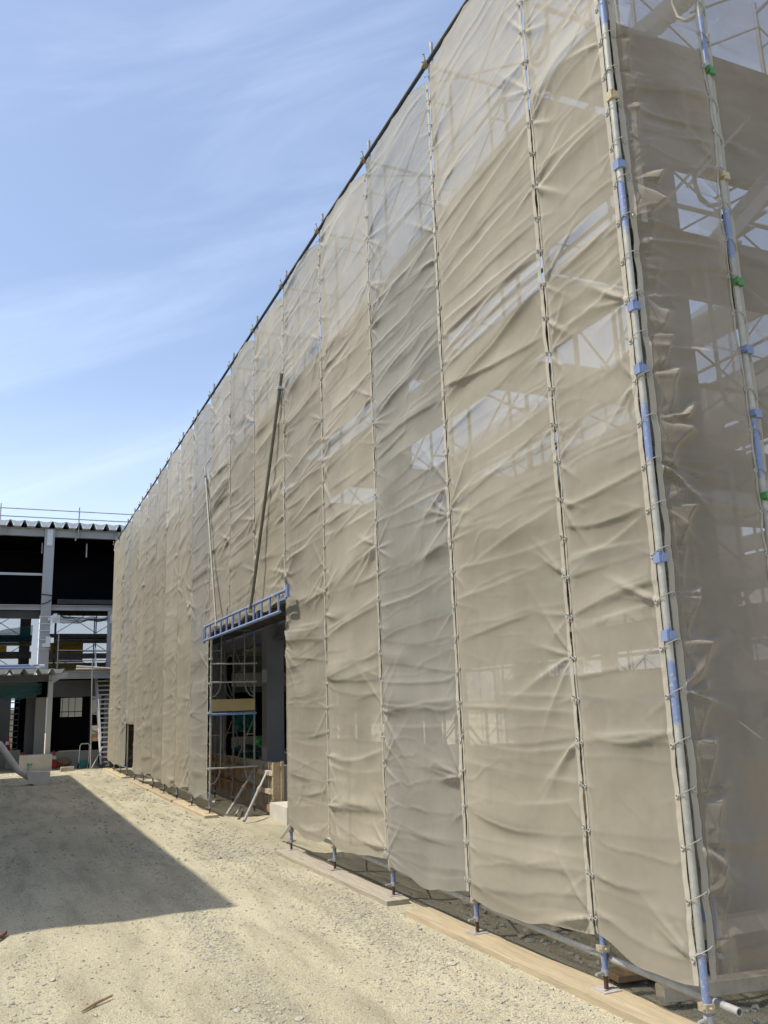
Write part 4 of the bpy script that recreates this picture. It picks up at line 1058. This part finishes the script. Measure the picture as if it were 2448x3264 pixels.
# orange barriers behind
for k, x in enumerate((4.35, 5.35, 6.35, 7.35)):
    t = thing('safety_barrier', ['orange barrier nearest the stairs', 'second orange barrier from the stairs', 'third orange barrier from the stairs', 'orange barrier at the right end of the row'][k]+', behind the far building', 'barrier', (x, 50, .45), 'orange site barriers')
    b = MB(); b.path([(x-.45, 50, .45), (x-.45, 50, 1.3), (x+.45, 50, 1.3), (x+.45, 50, .45)], .03, 6); b.build('frame', M['orange'], t)
    b = MB(); b.box(x-.42, x+.42, 49.98, 50.02, .45, .62); b.box(x-.42, x+.42, 49.98, 50.02, .95, 1.02)
    for q in (-.2, 0, .2): b.box(x+q-.02, x+q+.02, 49.98, 50.02, .63, .94)
    b.build('panel', M['orange'], t)
banner('white sheet with light behind the orange barriers', 3.5, 9, 52, 1.3, 2.1, 'white')
banner('small yellow sign board above the orange barriers', 5.0, 5.9, 51.5, 1.75, 1.95, 'yellow', 'sign')
o = MB().box(2.5, 7.5, 55, 55.2, 0, 3.4).build('site_hoarding', M['hoard'], loc=(5, 55, 0)); tag(o, 'pale hoarding seen through the ground floor of the far building', 'fence')
o = MB().box(-9, .9, 57, 57.2, 0, 2.6).build('site_hoarding', M['hoard'], loc=(-4, 57, 0)); tag(o, 'grey hoarding seen left of the canopy post', 'fence')
fr = thing('ladder_tower', 'dark ladder of many rungs leaning in the ground floor left of the block', 'ladder', (.2, 42.8, 0))
for x in (-.05, .75):
    b = MB(); b.tube((x, 42.8, 0), (x, 43.4, 3.4), .03, 6); b.build('stile', M['dark_tube'], fr)
b = MB()
for k in range(13): b.tube((-.05, 42.8+.6*(.25+k*.25)/3.4, .25+k*.25), (.75, 42.8+.6*(.25+k*.25)/3.4, .25+k*.25), .025, 5)
b.build('rung', M['galv'], fr)

# pale chute lying over the left end of the yard
ch = thing('debris_chute', 'pale grey plastic chute sloping down from the left into a low open box', 'chute', (.9, 30.5, 0))
b = MB(); b.path([(-2.4, 30.6, 2.3), (-1.0, 30.6, 1.75), (.03, 30.5, 1.24), (.30, 30.5, .88), (.62, 30.5, .44), (.95, 30.5, .25), (1.2, 30.5, .2)], [.14, .13, .12, .10, .10, .13, .13], 12); b.build('tube', M['wrap'], ch, smooth=True)
b = MB(); b.prism([(.85, .40), (1.54, .37), (1.54, -.03), (1.25, -.03), (.92, .06)], 'y', 30.2, 30.9); b.build('outlet_box', M['wrap'], ch)
b = MB(); b.tube((.93, 30.5, .36), (.93, 30.5, .60), .07, 10); c = b.build('filler_neck', M['galv_light'], ch, smooth=True)
b = MB(); b.tube((.93, 30.5, .601), (.93, 30.5, .64), .085, 10); b.build('cap', M['bright_green'], c, smooth=True)
# litter on the gravel
def zz(x, y): return gz(np.array(float(x)), np.array(float(y))).item()
x, y = .74, 7.13
b = MB(); b.path([(x-.1, y-.12, zz(x, y)+.015), (x, y, zz(x, y)+.02), (x+.13, y+.12, zz(x, y)+.022)], [.006, .012, .008], 6); o = b.build('stick', M['wood_old'], loc=(x, y, zz(x, y)), smooth=True); tag(o, 'short dark broken stick lying on the sunlit gravel', 'stick')
b = MB(); b.path([(-.9, 8.9, .02), (-.2, 9.05, .012), (.12, 9.6, .012), (.16, 9.75, .01)], .022, 8); o = b.build('rebar_piece', M['dirt_paint'], loc=(-.2, 9.05, 0), smooth=True); tag(o, 'reddish brown steel bar entering at the left edge of the gravel', 'steel bar')

# ------------------------------------------------------------------ building on the left, out of the picture, whose shadow lies on the yard
lb = thing('clad_building', 'long flat roofed building left of the yard whose shadow falls across the gravel', 'building', (-8, 22, 0))
HB = 9.0
SXd, SYd, SEL = -.997, .07, R(60)
kx = HB/math.tan(SEL)
bx = 2.42-kx*(-SXd); by0 = 9.75+kx*SYd; by1 = 34.6+kx*SYd
b = MB(); b.box(-14, bx, by0, by1, -.2, HB-.15); b.build('wall', M['clad'], lb)
b = MB(); b.box(-14.05, bx+.0, by0-.0, by1, HB-.149, HB); b.build('roof', M['deck'], lb)
for y in np.arange(by0+1.5, by1-2.5, 4.2):
    b = MB(); b.box(bx+.002, bx+.05, y, y+2.2, 4.6, 6.4); w_ = b.build('window', M['steel_dark'], lb)
    b = MB(); b.box(bx+.051, bx+.07, y-.08, y+2.28, 4.5, 4.598); b.build('sill', M['steel_pale'], w_)

# distant things beyond the site
for k, (x, y, w_, d, hh) in enumerate(((-30, 120, 24, 10, 6), (12, 140, 18, 10, 5), (48, 110, 22, 14, 6.5), (80, 60, 16, 20, 6))):
    t = thing('house', ['long low pale house far behind the left of the site', 'pale house far behind the steel building', 'pale house far beyond the sheeted wall', 'house far off to the right'][k], 'house', (x, y, 0))
    b = MB(); b.box(x-w_/2, x+w_/2, y, y+d, -.5, hh); b.build('wall', M['clad'], t)
    b = MB(); b.prism([(y-.5, hh), (y+d+.5, hh), (y+d/2, hh+2.4)], 'x', x-w_/2-.5, x+w_/2+.5); b.build('roof', M['steel_dark'], t)

# ------------------------------------------------------------------ light
S = Vector((SXd*math.cos(SEL), SYd*math.cos(SEL), math.sin(SEL))).normalized()
sd = bpy.data.lights.new('sun', 'SUN'); sd.energy = 3.6; sd.angle = R(.53); sd.color = (1, .94, .82)
so = bpy.data.objects.new('sun', sd); COL.objects.link(so); so.rotation_euler = S.to_track_quat('Z', 'Y').to_euler(); so.location = (-20, 0, 30)
W = bpy.data.worlds.new('World'); SC.world = W; W.use_nodes = True
nt = W.node_tree; N, L = nt.nodes, nt.links; N.clear()
out = N.new('ShaderNodeOutputWorld'); bg = N.new('ShaderNodeBackground'); L.new(bg.outputs[0], out.inputs[0])
sky = N.new('ShaderNodeTexSky'); sky.sky_type = 'NISHITA'; sky.sun_disc = False; sky.sun_elevation = SEL; sky.sun_rotation = math.atan2(SXd, SYd)
sky.altitude = 50; sky.air_density = 1.0; sky.dust_density = 1.8; sky.ozone_density = 2.2
tc = N.new('ShaderNodeTexCoord')
mp = N.new('ShaderNodeMapping'); mp.vector_type = 'TEXTURE'; mp.inputs['Rotation'].default_value = (R(10), R(-24), R(8)); mp.inputs['Scale'].default_value = (1.5, .5, .15)
L.new(tc.outputs['Generated'], mp.inputs[0])
n1 = N.new('ShaderNodeTexNoise'); n1.inputs['Scale'].default_value = 1.5; n1.inputs['Detail'].default_value = 7; n1.inputs['Roughness'].default_value = .6; n1.inputs['Distortion'].default_value = .5
L.new(mp.outputs[0], n1.inputs[0])
cr = N.new('ShaderNodeMapRange'); cr.interpolation_type = 'SMOOTHSTEP'; cr.inputs[1].default_value = .40; cr.inputs[2].default_value = .78; cr.inputs[3].default_value = 0.10; cr.inputs[4].default_value = .26
L.new(n1.outputs[0], cr.inputs[0])
sx = N.new('ShaderNodeSeparateXYZ'); L.new(tc.outputs['Generated'], sx.inputs[0])
hz = N.new('ShaderNodeMapRange'); hz.interpolation_type = 'SMOOTHSTEP'; hz.inputs[1].default_value = .42; hz.inputs[2].default_value = .05; hz.inputs[3].default_value = 0; hz.inputs[4].default_value = .36
L.new(sx.outputs[2], hz.inputs[0])
ad = N.new('ShaderNodeMath'); ad.operation = 'ADD'; ad.use_clamp = True; L.new(cr.outputs[0], ad.inputs[0]); L.new(hz.outputs[0], ad.inputs[1])
cm = N.new('ShaderNodeMix'); cm.data_type = 'RGBA'; L.new(ad.outputs[0], cm.inputs[0]); L.new(sky.outputs[0], cm.inputs[6]); cm.inputs[7].default_value = (6.1, 6.8, 8.3, 1)
L.new(cm.outputs[2], bg.inputs[0]); bg.inputs[1].default_value = .148

# ------------------------------------------------------------------ camera
pp = np.array([829.5, 1106.]); F_ = 1877.
Z = np.array([545-pp[0], -7250-pp[1], F_]); Z /= np.linalg.norm(Z)
Y = np.array([0-pp[0], 1560-pp[1], F_]); Y /= np.linalg.norm(Y); Y -= Z*(Y@Z); Y /= np.linalg.norm(Y)
X = np.cross(Y, Z)
right = Vector((X[0], Y[0], Z[0])); down = Vector((X[1], Y[1], Z[1])); fwd = Vector((X[2], Y[2], Z[2]))
cd = bpy.data.cameras.new('camera'); co = bpy.data.objects.new('camera', cd); COL.objects.link(co)
mw = Matrix((( right.x, -down.x, -fwd.x, 0), (right.y, -down.y, -fwd.y, 0), (right.z, -down.z, -fwd.z, 2.0), (0, 0, 0, 1)))
co.matrix_world = mw
cd.sensor_fit = 'VERTICAL'; cd.sensor_height = 36; cd.sensor_width = 27; cd.lens = F_/2212*36; cd.clip_end = 4000; cd.clip_start = .05
SC.camera = co
SC.view_settings.view_transform = 'Standard'; SC.view_settings.look = 'None'; SC.view_settings.gamma = 1; SC.view_settings.exposure = 0.5
SC.cycles.max_bounces = 6; SC.cycles.diffuse_bounces = 3; SC.cycles.transparent_max_bounces = 24; SC.cycles.transmission_bounces = 3; SC.cycles.glossy_bounces = 2
SC.cycles.use_adaptive_sampling = True; SC.cycles.adaptive_threshold = .02
SC.cycles.use_denoising = True
SC.cycles.caustics_reflective = False; SC.cycles.caustics_refractive = False
